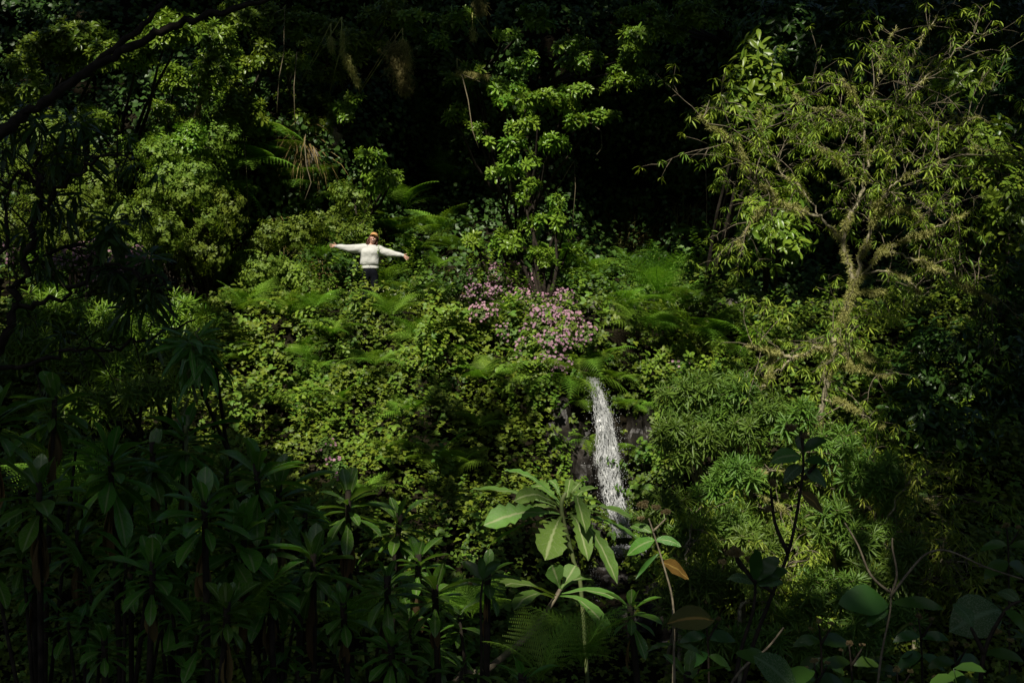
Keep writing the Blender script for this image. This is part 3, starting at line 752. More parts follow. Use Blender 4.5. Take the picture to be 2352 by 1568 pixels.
# ------------------------------------------------------------------ pink flowers
petal = leaf((.3, .48, .35, 0), (0, .45, .85, 1), .1, .05)
def flower():
    s = Soup()
    for k in range(5):
        a = k * 2 * pi / 5; s.inst(petal, frame(np.array([[cos(a), sin(a), .15]]), np.array([0, 0, 1.]), np.array([1.])), np.zeros((1, 3)), rng.random(1))
    return s.tmpl()
T_flower = [flower() for _ in range(3)]
def flower_bush(u, v, ru, rv, Y, nf, off=0):
    c = at(u, v, Y); rx, rz = ru * KP * Y, rv * KP * Y; n = 330
    s = Soup(); st = Soup(); fl = Soup()
    d = unit(n) ; pos = np.array(c) + d * (.3 + .7 * rng.random((n, 1))) * np.array([rx, rx * .7, rz])
    scatter(s, T_tri, frame_z(d + np.array([0, -.2, .7]), rng.random(n) * 6, .055 * (.7 + .6 * rng.random(n))), pos)
    d = unit(nf); d[:, 1] -= .6; d[:, 2] += .25; d /= np.linalg.norm(d, axis=1)[:, None]
    fp = np.array(c) + d * (.85 + .35 * rng.random((nf, 1))) * np.array([rx, rx * .7, rz])
    scatter(fl, T_flower, frame_z(d * .5 + np.array([0, -.8, .5]) + .4 * unit(nf), rng.random(nf) * 6, .028 * (.7 + .5 * rng.random(nf))), fp)
    for p in fp: st.tube([p, p * .6 + np.array(c) * .4 - np.array([0, 0, .05]), np.array(c) - np.array([0, 0, rz])], .004, 3)
    g, _, _, _ = BVH.find_nearest(c)
    st.tube([g, c], .02, 5)
    e = empty("flowering_plant", g); st.build("stem", M_greenstem, e); s.build("foliage", M_flowerleaf, e); fl.build("blossom", M_petal, e)
    reg(e, "pink-flowered leafy plant", "flowering plant", "pink flowering plants", u, v)
for u, v, ru, rv, nf in [(1120, 635, 45, 28, 90), (1180, 630, 45, 28, 100), (1100, 675, 35, 25, 60), (1160, 670, 45, 28, 90), (1140, 655, 40, 25, 70), (1200, 680, 40, 25, 70), (1260, 725, 40, 25, 60), (1220, 655, 35, 28, 60),
                         (1230, 700, 45, 28, 60), (1290, 695, 35, 30, 90), (1170, 715, 45, 25, 45), (1110, 720, 35, 25, 35), (1300, 740, 40, 28, 70), (1240, 750, 45, 30, 40),
                         (1180, 765, 45, 28, 22), (1280, 785, 45, 30, 55), (1220, 800, 40, 28, 40),  (1270, 835, 40, 25, 45), (1350, 770, 25, 25, 20),
                         (210, 580, 40, 28, 45), (270, 590, 40, 30, 55), (320, 595, 28, 28, 45), (160, 600, 35, 28, 35), (290, 640, 35, 25, 22), (20, 585, 30, 30, 24), (220, 650, 40, 28, 14),
                         (750, 1030, 22, 28, 9), (775, 1080, 25, 28, 12), (1560, 840, 25, 20, 10)]:
    p, _ = hit(u, v); flower_bush(u, v, ru, rv, p.y - 1.0 if u > 400 else min(p.y - .72, 22.9), int(nf * 1.7))

# ------------------------------------------------------------------ grass tufts, hanging roots and mosses
def grass(u, v, L_, n, m, phrase, droop=.5, wide=.25, off=.25, name="grass_tuft", cat="grass tuft"):
    p, nn = hit(u, v, off); s = Soup()
    d = unit(n) * .55 + np.array([0, -.35, .8 - droop * 1.5])
    pos = np.array(p) + rng.normal(size=(n, 3)) * np.array([wide, .08, .12])
    s.inst(leaf((.012, .013, .009, 0), (0, .35, .7, 1), .2, .2 + droop), frame(d, np.array([0, -.3, 1.]), L_ * (.6 + .7 * rng.random(n))), pos, rng.random(n))
    o = s.build(name, m); reg(o, phrase, cat, "grass tufts on the cliff", u, v)
for u, v, l, n, m, w in [(1400, 520, .8, 130, M_straw, .3), (1460, 500, .8, 120, M_straw, .3), (1520, 540, .8, 120, M_straw, .3), (1440, 560, .8, 120, M_grass, .35), (1380, 570, .7, 90, M_grass, .3),
                         (1360, 590, .6, 80, M_grass, .3), (690, 320, .9, 130, M_straw, .15), (710, 350, .9, 90, M_straw, .12), (640, 540, .9, 160, M_straw, .3), (620, 560, .8, 120, M_grass, .3),
                         (760, 620, .5, 150, M_straw, .3), (800, 630, .45, 110, M_straw, .25), (1590, 480, .9, 110, M_grass, .4), (730, 580, .5, 80, M_grass, .3)]:
    grass(u, v, l, n, m, "drooping dry straw-coloured grass tuft" if m is M_straw else "drooping green grass tuft", .5, w)
def hanging_moss(u0, v0, u1, v1, w, n, m, phrase, Y=27.3, name="hanging_moss"):
    s = Soup(); n0 = at(u0, v0, Y); n1 = at(u1, v1, Y)
    t = rng.random(n); pos = np.array(n0)[None] * (1 - t[:, None]) + np.array(n1)[None] * t[:, None]
    wd = w * KP * Y * (.4 + .6 * np.sin(pi * np.clip(t * .8 + .2, 0, 1)))
    pos = pos + rng.normal(size=(n, 3)) * wd[:, None] * np.array([.5, .35, .3])
    d = unit(n) * .5 + np.array([0, -.1, -.8])
    pos = np.repeat(pos, 3, 0) + rng.normal(size=(n * 3, 3)) * .02; d = np.repeat(d, 3, 0) + .5 * unit(n * 3)
    s.inst(leaf((.03, .03, 0), (0, .5, 1), .3, .5), frame(d, unit(n * 3), .07 + .08 * rng.random(n * 3)), pos, rng.random(n * 3))
    s.tube([n0 + Vector((0, 0, .3)), n0, n0.lerp(n1, .5) + Vector((.04, 0, 0)), n1], [.015, .012, .01, .005], 4)
    g, _, _, _ = BVH.find_nearest(n0); s.tube([n0 + Vector((0, 0, .3)), g], .012, 4)
    o = s.build(name, m); reg(o, phrase, "hanging moss", "mosses hanging from the cliff", u0, v0)
hanging_moss(908, 105, 932, 215, 30, 1300, M_lichen, "thick tan clump of hanging moss")
hanging_moss(925, 95, 935, 150, 14, 500, M_moss, "thin pale strand of hanging moss")
hanging_moss(785, 70, 790, 120, 5, 130, M_moss, "thin pale strand of hanging moss")
hanging_moss(788, 120, 825, 195, 9, 380, M_moss, "slanting pale strand of hanging moss")
hanging_moss(760, 85, 762, 115, 5, 80, M_moss, "short pale strand of hanging moss")
hanging_moss(1100, 0, 1105, 30, 16, 350, M_lichen, "tan clump of hanging moss at the top")
hanging_moss(1085, 60, 1088, 90, 6, 80, M_moss, "thin pale strand of hanging moss")
hanging_moss(1050, 165, 1120, 175, 8, 240, M_moss, "pale mossy twig")
hanging_moss(475, 200, 440, 300, 6, 260, M_lichen, "brown strand of hanging moss", 26.0)
def root(pts, r, Y, phrase, m=M_twig):
    s = Soup(); P = [at(u, v, Y) + Vector((random.gauss(0, .01), random.gauss(0, .03), 0)) for u, v in pts]
    g, _, _, _ = BVH.find_nearest(P[0] + Vector((0, .3, .4)))
    s.tube([g] + P, r, 4); o = s.build("hanging_vine", m); reg(o, phrase, "vine", "bare vines hanging down the cliff", pts[0][0], pts[0][1])
for pts, r in [([(655, 20), (652, 70), (650, 120), (640, 180), (636, 260)], .009), ([(680, 120), (676, 200), (678, 300)], .008), ([(470, 130), (455, 200), (440, 260)], .01),
               ([(380, 190), (384, 240), (380, 290)], .008), ([(700, 330), (705, 380), (718, 420), (700, 460)], .009), ([(560, 300), (565, 380), (570, 500)], .008),
               ([(1060, 170), (1075, 230), (1085, 300), (1100, 340)], .012), ([(1380, 300), (1382, 340), (1370, 355)], .009), ([(1320, 370), (1322, 430), (1316, 520)], .008),
               ([(100, 130), (110, 180), (70, 200)], .008), ([(500, 380), (504, 470), (502, 560)], .008), ([(1620, 380), (1625, 460), (1622, 560)], .008), ([(605, 500), (600, 560), (612, 600)], .008)]:
    root(pts, r, 26.6, "thin bare hanging vine")

# ------------------------------------------------------------------ branching trees
def smooth(P, k=4):
    P = [Vector(p) for p in P]; out = []
    for i in range(len(P) - 1):
        a = P[max(0, i - 1)]; b = P[i]; c = P[i + 1]; d = P[min(len(P) - 1, i + 2)]
        for j in range(k):
            t = j / k
            out.append(.5 * ((2 * b) + (c - a) * t + (2 * a - 5 * b + 4 * c - d) * t * t + (3 * b - a - 3 * c + d) * t ** 3))
    return out + [P[-1]]
class Tree:
    def __init__(s, Y): s.Y = Y; s.wood = Soup(); s.moss = Soup(); s.lf = Soup(); s.tw = Soup()
    def branch(s, pts, r0, r1, moss=0.0, dy=(0, 0), wob=.02):
        n = len(pts)
        P = [at(u, v, s.Y + dy[0] + (dy[1] - dy[0]) * i / max(1, n - 1)) for i, (u, v) in enumerate(pts)]
        Q = smooth(P, 5)
        Q = [q + Vector(rng.normal(size=3) * wob * (.4 if i in (0,) else 1)) for i, q in enumerate(Q)]
        rr = np.linspace(r0, r1, len(Q)) * (1 + .12 * rng.normal(size=len(Q))) * (.66 if moss else 1)
        s.wood.tube(Q, rr, 7)
        if moss:
            seglen = sum((Q[i + 1] - Q[i]).length for i in range(len(Q) - 1))
            k = int(seglen * moss * 1900)
            idx = rng.random(k) * (len(Q) - 1.001); ii = idx.astype(int); f = (idx - ii)[:, None]
            QA = np.array([tuple(q) for q in Q]); base = QA[ii] * (1 - f) + QA[ii + 1] * f
            dr_ = unit(k); clump = np.array([noise.noise(Vector(b_ * 3.0)) for b_ in base])
            rad = np.interp(idx, np.arange(len(rr)), rr)
            keep = clump + .12 * rng.normal(size=k) > -.02
            pos = base + dr_ * (rad * .75 + np.clip(clump, 0, 1) ** 1.3 * .075)[:, None]
            d = dr_ * .8 + np.array([0, 0, -.25]) + .5 * unit(k)
            s.moss.inst(leaf((.07, .06, 0), (0, .5, 1), .3, .3), frame(d[keep], unit(int(keep.sum())), .035 + .05 * rng.random(int(keep.sum()))), pos[keep], rng.random(int(keep.sum())))
        return Q
    def twigs(s, Q, n, L_, temps, size, i0=0.3, up=.2, sub=3, r=.009, dirb=None, gnarl=.35, lv=1.0, dup=1):
        """twigs off a limb, leaf clusters towards their ends"""
        Q = [Vector(q) for q in Q]
        for _ in range(n):
            i = int((i0 + (1 - i0) * random.random()) * (len(Q) - 2)); a = Q[i]
            tang = (Q[i + 1] - Q[i]).normalized()
            d = (tang * .5 + Vector(unit(1)[0]) * .9 + Vector((0, -.1, up)) + (Vector(dirb) if dirb else Vector())).normalized()
            ln = L_ * random.uniform(.5, 1.2); k = 6; pts = [a]
            for j in range(k):
                d = (d + Vector(rng.normal(size=3)) * gnarl * .4 + Vector((0, 0, -.10))).normalized(); pts.append(pts[-1] + d * ln / k)
            s.tw.tube(pts, np.linspace(r, r * .3, len(pts)), 4)
            ends = [pts[-1]]
            for _ in range(sub):
                b = pts[random.randint(2, k)]; dd = (d + Vector(unit(1)[0]) * .9).normalized(); e1 = b + dd * ln * random.uniform(.15, .45)
                s.tw.tube([b, b.lerp(e1, .5) + Vector((0, 0, .02)), e1], [r * .5, r * .4, r * .25], 3); ends.append(e1)
            ends = [e_ for e_ in ends if random.random() < lv]
            if not ends: continue
            m_ = len(ends) * dup
            pos = np.array([tuple(e_) for e_ in ends for _k in range(dup)]) + rng.normal(size=(m_, 3)) * .04
            ax = np.array([[0, 0, 1.]]) + .35 * unit(m_)
            SAMP.append(pos)
            scatter(s.lf, temps, frame_z(ax, rng.random(m_) * 6.28, size * (.7 + .6 * rng.random(m_))), pos)
    def done(s, name, base, phrase, cat, group, u, v, wood, leafm, twm, label=None):
        e = empty(name, base)
        s.wood.build("trunk", wood, e, smooth=True)
        if s.tw.n: s.tw.build("twigs", twm, e)
        if s.lf.n: s.lf.build("crown", leafm, e)
        if s.moss.n: s.moss.build("moss", M_moss, e)
        if label: e['label'] = label; e['category'] = cat; e['group'] = group or ""
        else: reg(e, phrase, cat, group, u, v)
        if not group and 'group' in e: del e['group']
        return e
T = Tree(20.0)
trunk = T.branch([(1840, 1330), (1856, 1180), (1866, 1060), (1872, 987), (1890, 924), (1901, 857), (1911, 815), (1922, 765), (1940, 720), (1960, 665)], .085, .07, 1.0)
left = T.branch([(1960, 665), (1951, 610), (1937, 567), (1945, 518), (1956, 491), (1975, 454), (1986, 410), (1994, 373), (1983, 302), (1975, 254), (1953, 210), (1932, 184)], .065, .014, .9)
right = T.branch([(1960, 665), (1980, 594), (1994, 540), (2005, 502), (2024, 459), (2051, 427), (2094, 400)], .06, .016, .9, (0, -.5))
bl = T.branch([(1937, 560), (1905, 521), (1878, 497), (1829, 481), (1791, 467), (1759, 437), (1727, 405), (1694, 335), (1640, 297), (1608, 265)], .05, .010, .8, (0, -.9))
bl2 = T.branch([(1791, 467), (1748, 486), (1721, 518), (1700, 560)], .02, .006, .6, (-.3, -.6))
bl3 = T.branch([(1878, 497), (1840, 430), (1800, 400), (1760, 330), (1740, 250)], .02, .006, .2, (-.2, .5))
r1 = T.branch([(1964, 648), (1991, 621), (2018, 583), (2045, 567), (2099, 545), (2132, 535), (2190, 500), (2250, 480)], .035, .008, .9, (0, -.5))
r2 = T.branch([(2030, 575), (2060, 585), (2116, 599), (2170, 626), (2218, 656), (2256, 675), (2288, 697)], .03, .010, .9, (-.2, -.7))
r3 = T.branch([(1968, 640), (2013, 621), (2067, 632), (2099, 659), (2113, 675)], .03, .012, .9, (0, -.4))
r4 = T.branch([(1962, 672), (2035, 670), (2089, 653)], .022, .012, .9, (0, .4))
r5 = T.branch([(2005, 502), (2060, 480), (2110, 500), (2150, 560), (2180, 600)], .02, .007, .5, (-.2, .3))
r6 = T.branch([(1994, 373), (2040, 300), (2083, 224), (2116, 186), (2153, 157), (2224, 92), (2272, 70)], .026, .010, .1, (0, .5))
r7 = T.branch([(2083, 224), (2090, 160), (2110, 108), (2143, 54), (2172, -10)], .018, .010, .1, (.2, .8))
r8 = T.branch([(2024, 459), (2040, 380), (2075, 300), (2130, 280), (2200, 270), (2280, 280)], .02, .006, .1, (0, .5))
r9 = T.branch([(2094, 400), (2160, 370), (2230, 340), (2300, 350), (2360, 340)], .016, .006, .1, (-.5, 0))
u1 = T.branch([(1975, 254), (2010, 200), (2030, 120), (2060, 60)], .014, .006, .1)
u2 = T.branch([(1983, 302), (1930, 260), (1880, 250), (1820, 220)], .016, .006, .2, (0, -.5))
u3 = T.branch([(1975, 454), (1930, 380), (1900, 350), (1860, 330)], .016, .006, .4, (0, -.6))
lm = T.branch([(1911, 799), (1869, 802), (1817, 820), (1786, 810), (1770, 831), (1765, 867), (1752, 888)], .05, .03, 1.6, (0, -.5))
lm2 = T.branch([(1817, 820), (1797, 841), (1770, 867), (1768, 898)], .035, .02, 1.6, (-.3, -.3))
lm3 = T.branch([(1786, 810), (1750, 800), (1724, 797)], .02, .008, .9, (-.4, -.8))
lr = T.branch([(1925, 775), (1945, 790), (1973, 810), (2010, 825)], .035, .015, 1.4, (0, -.3))
lr2 = T.branch([(1905, 838), (1952, 841), (2004, 857), (2056, 864)], .02, .008, .9, (0, -.3))
lr3 = T.branch([(1890, 919), (1932, 922), (1973, 948), (2004, 966), (2025, 981)], .028, .012, 1.0, (0, -.5))
lr4 = T.branch([(1958, 680), (1930, 760), (1940, 800), (1955, 850)], .03, .01, 1.2, (0, -.3))
lo1 = T.branch([(1866, 1060), (1916, 1070), (1937, 1106), (1952, 1137), (1999, 1163), (2050, 1180)], .03, .012, 1.2, (0, -.8))
lo2 = T.branch([(1860, 1100), (1800, 1080), (1739, 1085), (1703, 1080)], .028, .012, 1.2, (0, -.8))
lo3 = T.branch([(1850, 1240), (1830, 1190), (1790, 1170), (1750, 1140)], .028, .01, 1.2, (0, -.8))
lo4 = T.branch([(1999, 1163), (2060, 1130), (2130, 1150), (2180, 1200)], .014, .006, .3, (-.8, -.6))
WS = .13
for Q, n, L_, i0, lv in [(left, 26, .7, .35, 1), (right, 22, .7, .4, 1), (bl, 30, .7, .35, 1), (bl2, 12, .5, .3, 1), (bl3, 22, .7, .2, 1), (r1, 22, .7, .4, 1), (r2, 20, .8, .3, .8),
                         (r3, 8, .4, .4, .6), (r4, 7, .4, .4, .7), (r5, 16, .6, .3, 1), (r6, 30, .8, .2, .9), (r7, 16, .8, .1, .8), (r8, 22, .8, .2, 1), (r9, 22, .9, .1, 1), (u1, 14, .7, .1, .9),
                         (u2, 22, .6, .1, 1), (u3, 18, .6, .1, 1), (lm, 8, .5, 0, .8), (lm3, 8, .5, .3, 1), (lr, 8, .5, .3, .9), (lr2, 10, .5, .3, .8), (lr3, 10, .6, .2, .9), (trunk, 20, .6, .35, 1),
                         (lo1, 34, .7, .0, 1), (lo2, 14, .5, .1, 1), (lo3, 18, .6, .1, 1), (lo4, 26, .8, .0, 1), (lr4, 10, .5, .2, 1)]:
    T.twigs(Q, int(n * .85), L_ * 1.55, T_willow, WS, i0, lv=lv, sub=4, dirb=(0, .35, 0.05))
b0 = at(1840, 1330, 20.0); gb = below(b0)
T.wood.tube([gb - Vector((0, 0, .1)), gb.lerp(b0, .5), b0], [.12, .1, .075], 7)
T.done("mossy_tree", gb, "", "tree", None, 0, 0, M_mossbark, M_willow, M_palestem, "large mossy pale-branched tree with narrow drooping leaves on the right")
# low leafy saplings of the same tree kind, lower right
for k, (pts, Y) in enumerate([([(1960, 1420), (1990, 1300), (2030, 1200), (2080, 1120), (2160, 1080)], 18.5), ([(1560, 1420), (1570, 1320), (1580, 1250), (1600, 1180)], 18.0),
                              ([(2100, 1420), (2120, 1330), (2180, 1290), (2260, 1300)], 18.0), ([(1700, 1400), (1760, 1330), (1830, 1290)], 17.5)]):
    T = Tree(Y); q = T.branch(pts, .03, .008, 0); T.twigs(q, 34, .7, T_willow, .15, .2)
    g = below(q[0]); T.wood.tube([g, g.lerp(q[0], .5), q[0]], [.05, .04, .03], 6)
    T.done("leafy_sapling", g, "slender sapling with narrow yellow-green leaves", "sapling", "saplings below the mossy tree", pts[-1][0], pts[-1][1], M_mossbark, M_willow, M_palestem)

# near dark trees on the left, in shade
T_long = [whorl(leaf((0, .06, .075, .05, 0), (0, .3, .6, .85, 1), .3, .3), 16, .8, 1.2, -.9, .5, .3) for _ in range(4)]
def clusters(T, pts, size, temps, Y, k=3, spread=.12):
    P = np.array([tuple(at(u, v, Y)) for u, v in pts for _ in range(k)]) + rng.normal(size=(len(pts) * k, 3)) * spread
    n = len(P)
    scatter(T.lf, temps, frame_z(np.array([[0, -.1, .8]]) + .6 * unit(n), rng.random(n) * 6.28, size * (.8 + .4 * rng.random(n))), P)
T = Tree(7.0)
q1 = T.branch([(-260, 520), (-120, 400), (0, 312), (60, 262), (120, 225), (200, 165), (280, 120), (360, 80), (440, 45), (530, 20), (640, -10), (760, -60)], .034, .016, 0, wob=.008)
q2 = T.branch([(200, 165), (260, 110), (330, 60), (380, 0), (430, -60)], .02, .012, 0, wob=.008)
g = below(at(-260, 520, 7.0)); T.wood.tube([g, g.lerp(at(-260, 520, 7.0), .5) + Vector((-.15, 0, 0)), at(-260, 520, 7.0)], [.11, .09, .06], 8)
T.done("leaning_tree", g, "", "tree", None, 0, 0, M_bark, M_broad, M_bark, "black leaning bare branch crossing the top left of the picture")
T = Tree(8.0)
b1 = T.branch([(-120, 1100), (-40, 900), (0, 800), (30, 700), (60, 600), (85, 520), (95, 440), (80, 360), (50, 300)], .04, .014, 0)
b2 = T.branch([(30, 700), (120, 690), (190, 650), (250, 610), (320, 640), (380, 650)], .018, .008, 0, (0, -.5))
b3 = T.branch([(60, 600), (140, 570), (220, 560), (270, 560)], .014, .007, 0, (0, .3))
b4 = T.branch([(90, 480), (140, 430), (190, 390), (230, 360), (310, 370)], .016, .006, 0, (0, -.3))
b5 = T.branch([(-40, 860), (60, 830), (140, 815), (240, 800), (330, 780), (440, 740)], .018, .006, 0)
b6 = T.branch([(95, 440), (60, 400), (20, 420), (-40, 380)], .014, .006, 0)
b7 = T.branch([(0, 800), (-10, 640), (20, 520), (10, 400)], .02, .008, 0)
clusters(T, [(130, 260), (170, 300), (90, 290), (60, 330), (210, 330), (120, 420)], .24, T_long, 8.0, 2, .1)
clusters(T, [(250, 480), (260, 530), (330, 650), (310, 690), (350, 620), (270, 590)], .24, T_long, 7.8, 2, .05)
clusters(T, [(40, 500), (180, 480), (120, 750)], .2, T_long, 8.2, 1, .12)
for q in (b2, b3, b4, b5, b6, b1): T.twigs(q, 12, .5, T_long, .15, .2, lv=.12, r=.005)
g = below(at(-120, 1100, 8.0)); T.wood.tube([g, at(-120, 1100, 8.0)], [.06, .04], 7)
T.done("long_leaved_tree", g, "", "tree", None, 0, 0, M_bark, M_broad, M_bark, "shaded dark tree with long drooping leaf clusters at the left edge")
T = Tree(6.5)
b = T.branch([(430, 1000), (440, 920), (436, 860), (452, 800), (455, 760)], .012, .006, 0)
clusters(T, [(452, 770), (450, 800)], .26, T_long, 6.5, 2, .03)
g = below(b[0]); T.wood.tube([g, b[0]], [.02, .012], 6)
T.done("long_leaved_sapling", g, "", "sapling", None, 0, 0, M_greenstem, M_echium, M_bark, "long-leaved sapling top in front of the left edge of the bramble slope")

# ------------------------------------------------------------------ foreground rosette plants, lower left
LF_ech = leaf((.0, .04, .06, .10, .14, .15, .115, .06, 0), (0, .12, .25, .42, .58, .72, .86, .95, 1), .45, .28, wave=.006)
LF_echup = leaf((.02, .06, .12, .18, .2, .17, .1, 0), (0, .15, .32, .5, .66, .82, .93, 1), .3, .06, wave=.006)
def rosette_plant(u, v, Y, size, n=20, nup=4, phrase="shaded rosette plant", dead=8, lean=(0, 0), below_v=None):
    phrase = phrase.replace('shaded', 'large shaded' if size >= .33 else 'small shaded' if size <= .25 else 'shaded') + (' with dead hanging leaves' if dead >= 12 else '')
    size = size * random.uniform(.72, .95)
    c = at(u, v, Y); s = Soup(); st = Soup(); dl = Soup()
    i = np.arange(n); t = i / (n - 1); az = i * 2.399 + random.random() * 6; el = -.55 + 1.35 * t + rng.normal(size=n) * .12
    d = np.stack([np.cos(az) * np.cos(el), np.sin(az) * np.cos(el), np.sin(el)], 1)
    base = np.array(c) + np.stack([0 * t, 0 * t, -.22 * size * 2 * (1 - t)], 1)
    s.inst(LF_ech, frame(d, np.array([0, 0, 1.]) + .2 * unit(n), size * (.55 + .65 * rng.random(n))), base, rng.random(n))
    az = rng.random(nup) * 6.28
    d = np.stack([np.cos(az) * .35, np.sin(az) * .35, np.ones(nup)], 1)
    s.inst(LF_echup, frame(d, -np.stack([np.cos(az), np.sin(az), 0 * az], 1) + .3 * unit(nup), size * (.55 + .25 * rng.random(nup))), np.array(c) + 0 * d, rng.random(nup))
    g = below(c + Vector((lean[0], lean[1], -.2)))
    mid = c.lerp(g, .5) + Vector((random.gauss(0, .06), random.gauss(0, .05), 0))
    st.tube(smooth([g, mid, c - Vector((0, 0, .05)), c], 4), .016, 6)
    for q in range(random.choice((1, 2, 2, 3))):
        az0 = random.random() * 6.28; c3 = c + Vector((cos(az0) * .22, sin(az0) * .2, -random.uniform(.22, .55))); n3 = 13
        i = np.arange(n3); t = i / (n3 - 1); az = i * 2.399 + az0; el = -.6 + 1.5 * t + rng.normal(size=n3) * .15
        d = np.stack([np.cos(az) * np.cos(el), np.sin(az) * np.cos(el), np.sin(el)], 1)
        s.inst(LF_ech, frame(d, np.array([0, 0, 1.]) + .3 * unit(n3), size * (.4 + .5 * rng.random(n3))), np.array(c3) + 0 * d - np.array([0, 0, .1]) * (1 - t)[:, None], rng.random(n3))
        st.tube([c3, c3.lerp(mid, .5) + Vector((0, 0, -.05)), mid + Vector((0, 0, -.15))], [.008, .01, .012], 5)
    if dead:
        tt = rng.random(dead); P = np.array(c)[None] + np.stack([0 * tt, 0 * tt, -.25 * size * 2 - tt * .5 * size], 1)
        az = rng.random(dead) * 6.28; d = np.stack([np.cos(az) * .35, np.sin(az) * .35, -np.ones(dead)], 1)
        dl.inst(LF_ech, frame(d, np.stack([np.cos(az), np.sin(az), 0 * az], 1) + .4 * unit(dead), size * (.6 + .4 * rng.random(dead)), size * .5), P, rng.random(dead))
    e = empty("rosette_plant", g); st.build("stem", M_bark, e, True); s.build("foliage", M_echium, e, smooth=True)
    if dead: dl.build("dead_leaves", M_dead, e, smooth=True)
    reg(e, phrase, "plant", "rosette plants in the left foreground", u, v)
for a in [(125, 925, 6.6, .34), (-10, 960, 6.0, .34), (255, 1060, 6.0, .32), (352, 1045, 6.3, .30), (425, 1000, 6.6, .33), (470, 1165, 5.4, .33), (592, 1090, 5.8, .36), (640, 1130, 6.2, .32),
          (800, 1150, 6.2, .33), (915, 1200, 6.4, .28), (560, 1230, 5.6, .30), (90, 1130, 5.6, .32), (350, 1310, 5.4, .26), (720, 1290, 5.8, .30), (300, 1170, 6.4, .24), (520, 1090, 7.0, .24), (700, 1180, 7.0, .22), (180, 1240, 6.4, .24), (430, 1420, 5.8, .2), (620, 1340, 5.6, .22), (790, 1400, 5.6, .2), (80, 1330, 5.8, .22), (240, 1480, 5.2, .2),
          (890, 1340, 5.4, .26), (1000, 1360, 5.6, .22), (520, 1400, 5.2, .22), (900, 1490, 5.2, .2), (960, 1290, 6.2, .22)]:
    rosette_plant(*a, n=random.choice((18, 22, 24)), nup=random.choice((3, 4, 5)), dead=random.choice((5, 8, 12)))
for a in [(1120, 1320, 5.6, .18), (1450, 1400, 5.6, .2), (1580, 1560, 4.6, .2), (1200, 1560, 4.4, .2)]:
    rosette_plant(*a, n=14, nup=2, dead=2, phrase="small foreground leafy stalk")

# ------------------------------------------------------------------ the big lobed-leaf plant in the centre foreground
LOBE = leaf((.015, .02, .03, .10, .06, .13, .08, .16, .10, .19, .14, .20, .17, .17, .11, .05, 0),
            (0, .1, .2, .27, .31, .38, .43, .51, .56, .64, .69, .76, .82, .87, .93, .97, 1), .35, .0)
def big_leaf(parent, base, tip, sag, wide=1.0, T_=LOBE, hint=(0, -.5, 1), m=M_sonchus, nseg=None, rnd=.5, name="leaf", curl=0):
    """leaf whose midrib follows an arc from base to tip"""
    v, f, r, lx, ly = T_; base, tip = Vector(base), Vector(tip); ln = (tip - base).length
    d = (tip - base).normalized(); x = d.cross(Vector(hint)).normalized(); z = x.cross(d)
    V = []
    for (a, b_, c_), t in zip(v, ly):
        arc = 4 * t * (1 - t) * sag
        jig = .012 * noise.noise(Vector((t * 9 + base.x * 7, a * 20, base.z * 5)))
        V.append(tuple(base + d * (t * ln) + Vector((0, 0, 1)) * arc + x * (a * ln * wide) + z * (c_ * ln * wide * (1 + curl) + jig)))
    s = Soup(); s.raw(V, f, rnd + .15 * random.uniform(-1, 1), lx, ly)
    return s.build(name, m, parent, smooth=True)
YS = 6.6
cen = at(1290, 1172, YS); g = below(cen + Vector((.25, 0, 0)))
son = empty("lobed_leaf_plant", g); tag(son, "large pale green plant with big lobed leaves in front of the waterfall", "plant")
s = Soup(); s.tube(smooth([g, at(1340, 1420, YS), at(1318, 1290, YS), cen, at(1300, 1130, YS)], 5), [.012] * 17 + [.012, .012, .011, .008], 7); s.build("stem", M_greenstem, son, True)
for (bu, bv), (tu, tv), dy, sag, w, hint in [
    ((1285, 1180), (1111, 1206), -.1, .035, 1.05, (0, -.9, .8)), ((1290, 1160), (1158, 1080), .1, .05, .45, (0, -.3, 1)), ((1280, 1165), (1083, 1123), .25, .03, .4, (0, -.2, 1)),
    ((1290, 1185), (1252, 1286), -.35, .03, 1.35, (.1, -1, .4)), ((1285, 1185), (1117, 1257), -.05, .03, .6, (0, .2, 1)), ((1310, 1190), (1418, 1341), -.2, .09, .65, (.3, -.6, .6)),
    ((1310, 1175), (1455, 1195), -.1, .05, .6, (0, -.3, 1)), ((1305, 1180), (1351, 1288), -.3, .07, .8, (.3, -1, .5)), ((1300, 1160), (1335, 1106), .0, .02, 1.0, (.1, -.8, .8)),
    ((1290, 1150), (1262, 1103), .1, .03, .9, (0, -.8, .8)), ((1285, 1165), (1180, 1150), -.2, .05, .9, (0, -1, .6)), ((1305, 1185), (1491, 1265), .1, .06, .45, (0, -.3, 1)),
    ((1305, 1150), (1345, 1225), -.3, .10, .9, (.5, -.8, .4)), ((1300, 1150), (1385, 1160), .15, .03, .7, (0, -.3, 1)), ((1300, 1155), (1310, 1100), .2, .01, .8, (0, -1, .4)),
    ((1285, 1160), (1215, 1120), .3, .05, .9, (0, -.8, .8)), ((1295, 1190), (1400, 1300), .2, .08, .5, (.2, -.4, 1)), ((1280, 1170), (1190, 1180), .3, .03, .7, (0, -.6, 1)),
    ((1305, 1180), (1420, 1215), .4, .05, .6, (0, -.5, 1)), ((1300, 1165), (1370, 1120), .4, .03, .5, (0, -.5, 1))]:
    big_leaf(son, at(bu, bv, YS), at(tu, tv, YS + dy), sag, w * .84, hint=hint, rnd=random.uniform(.2, .9))
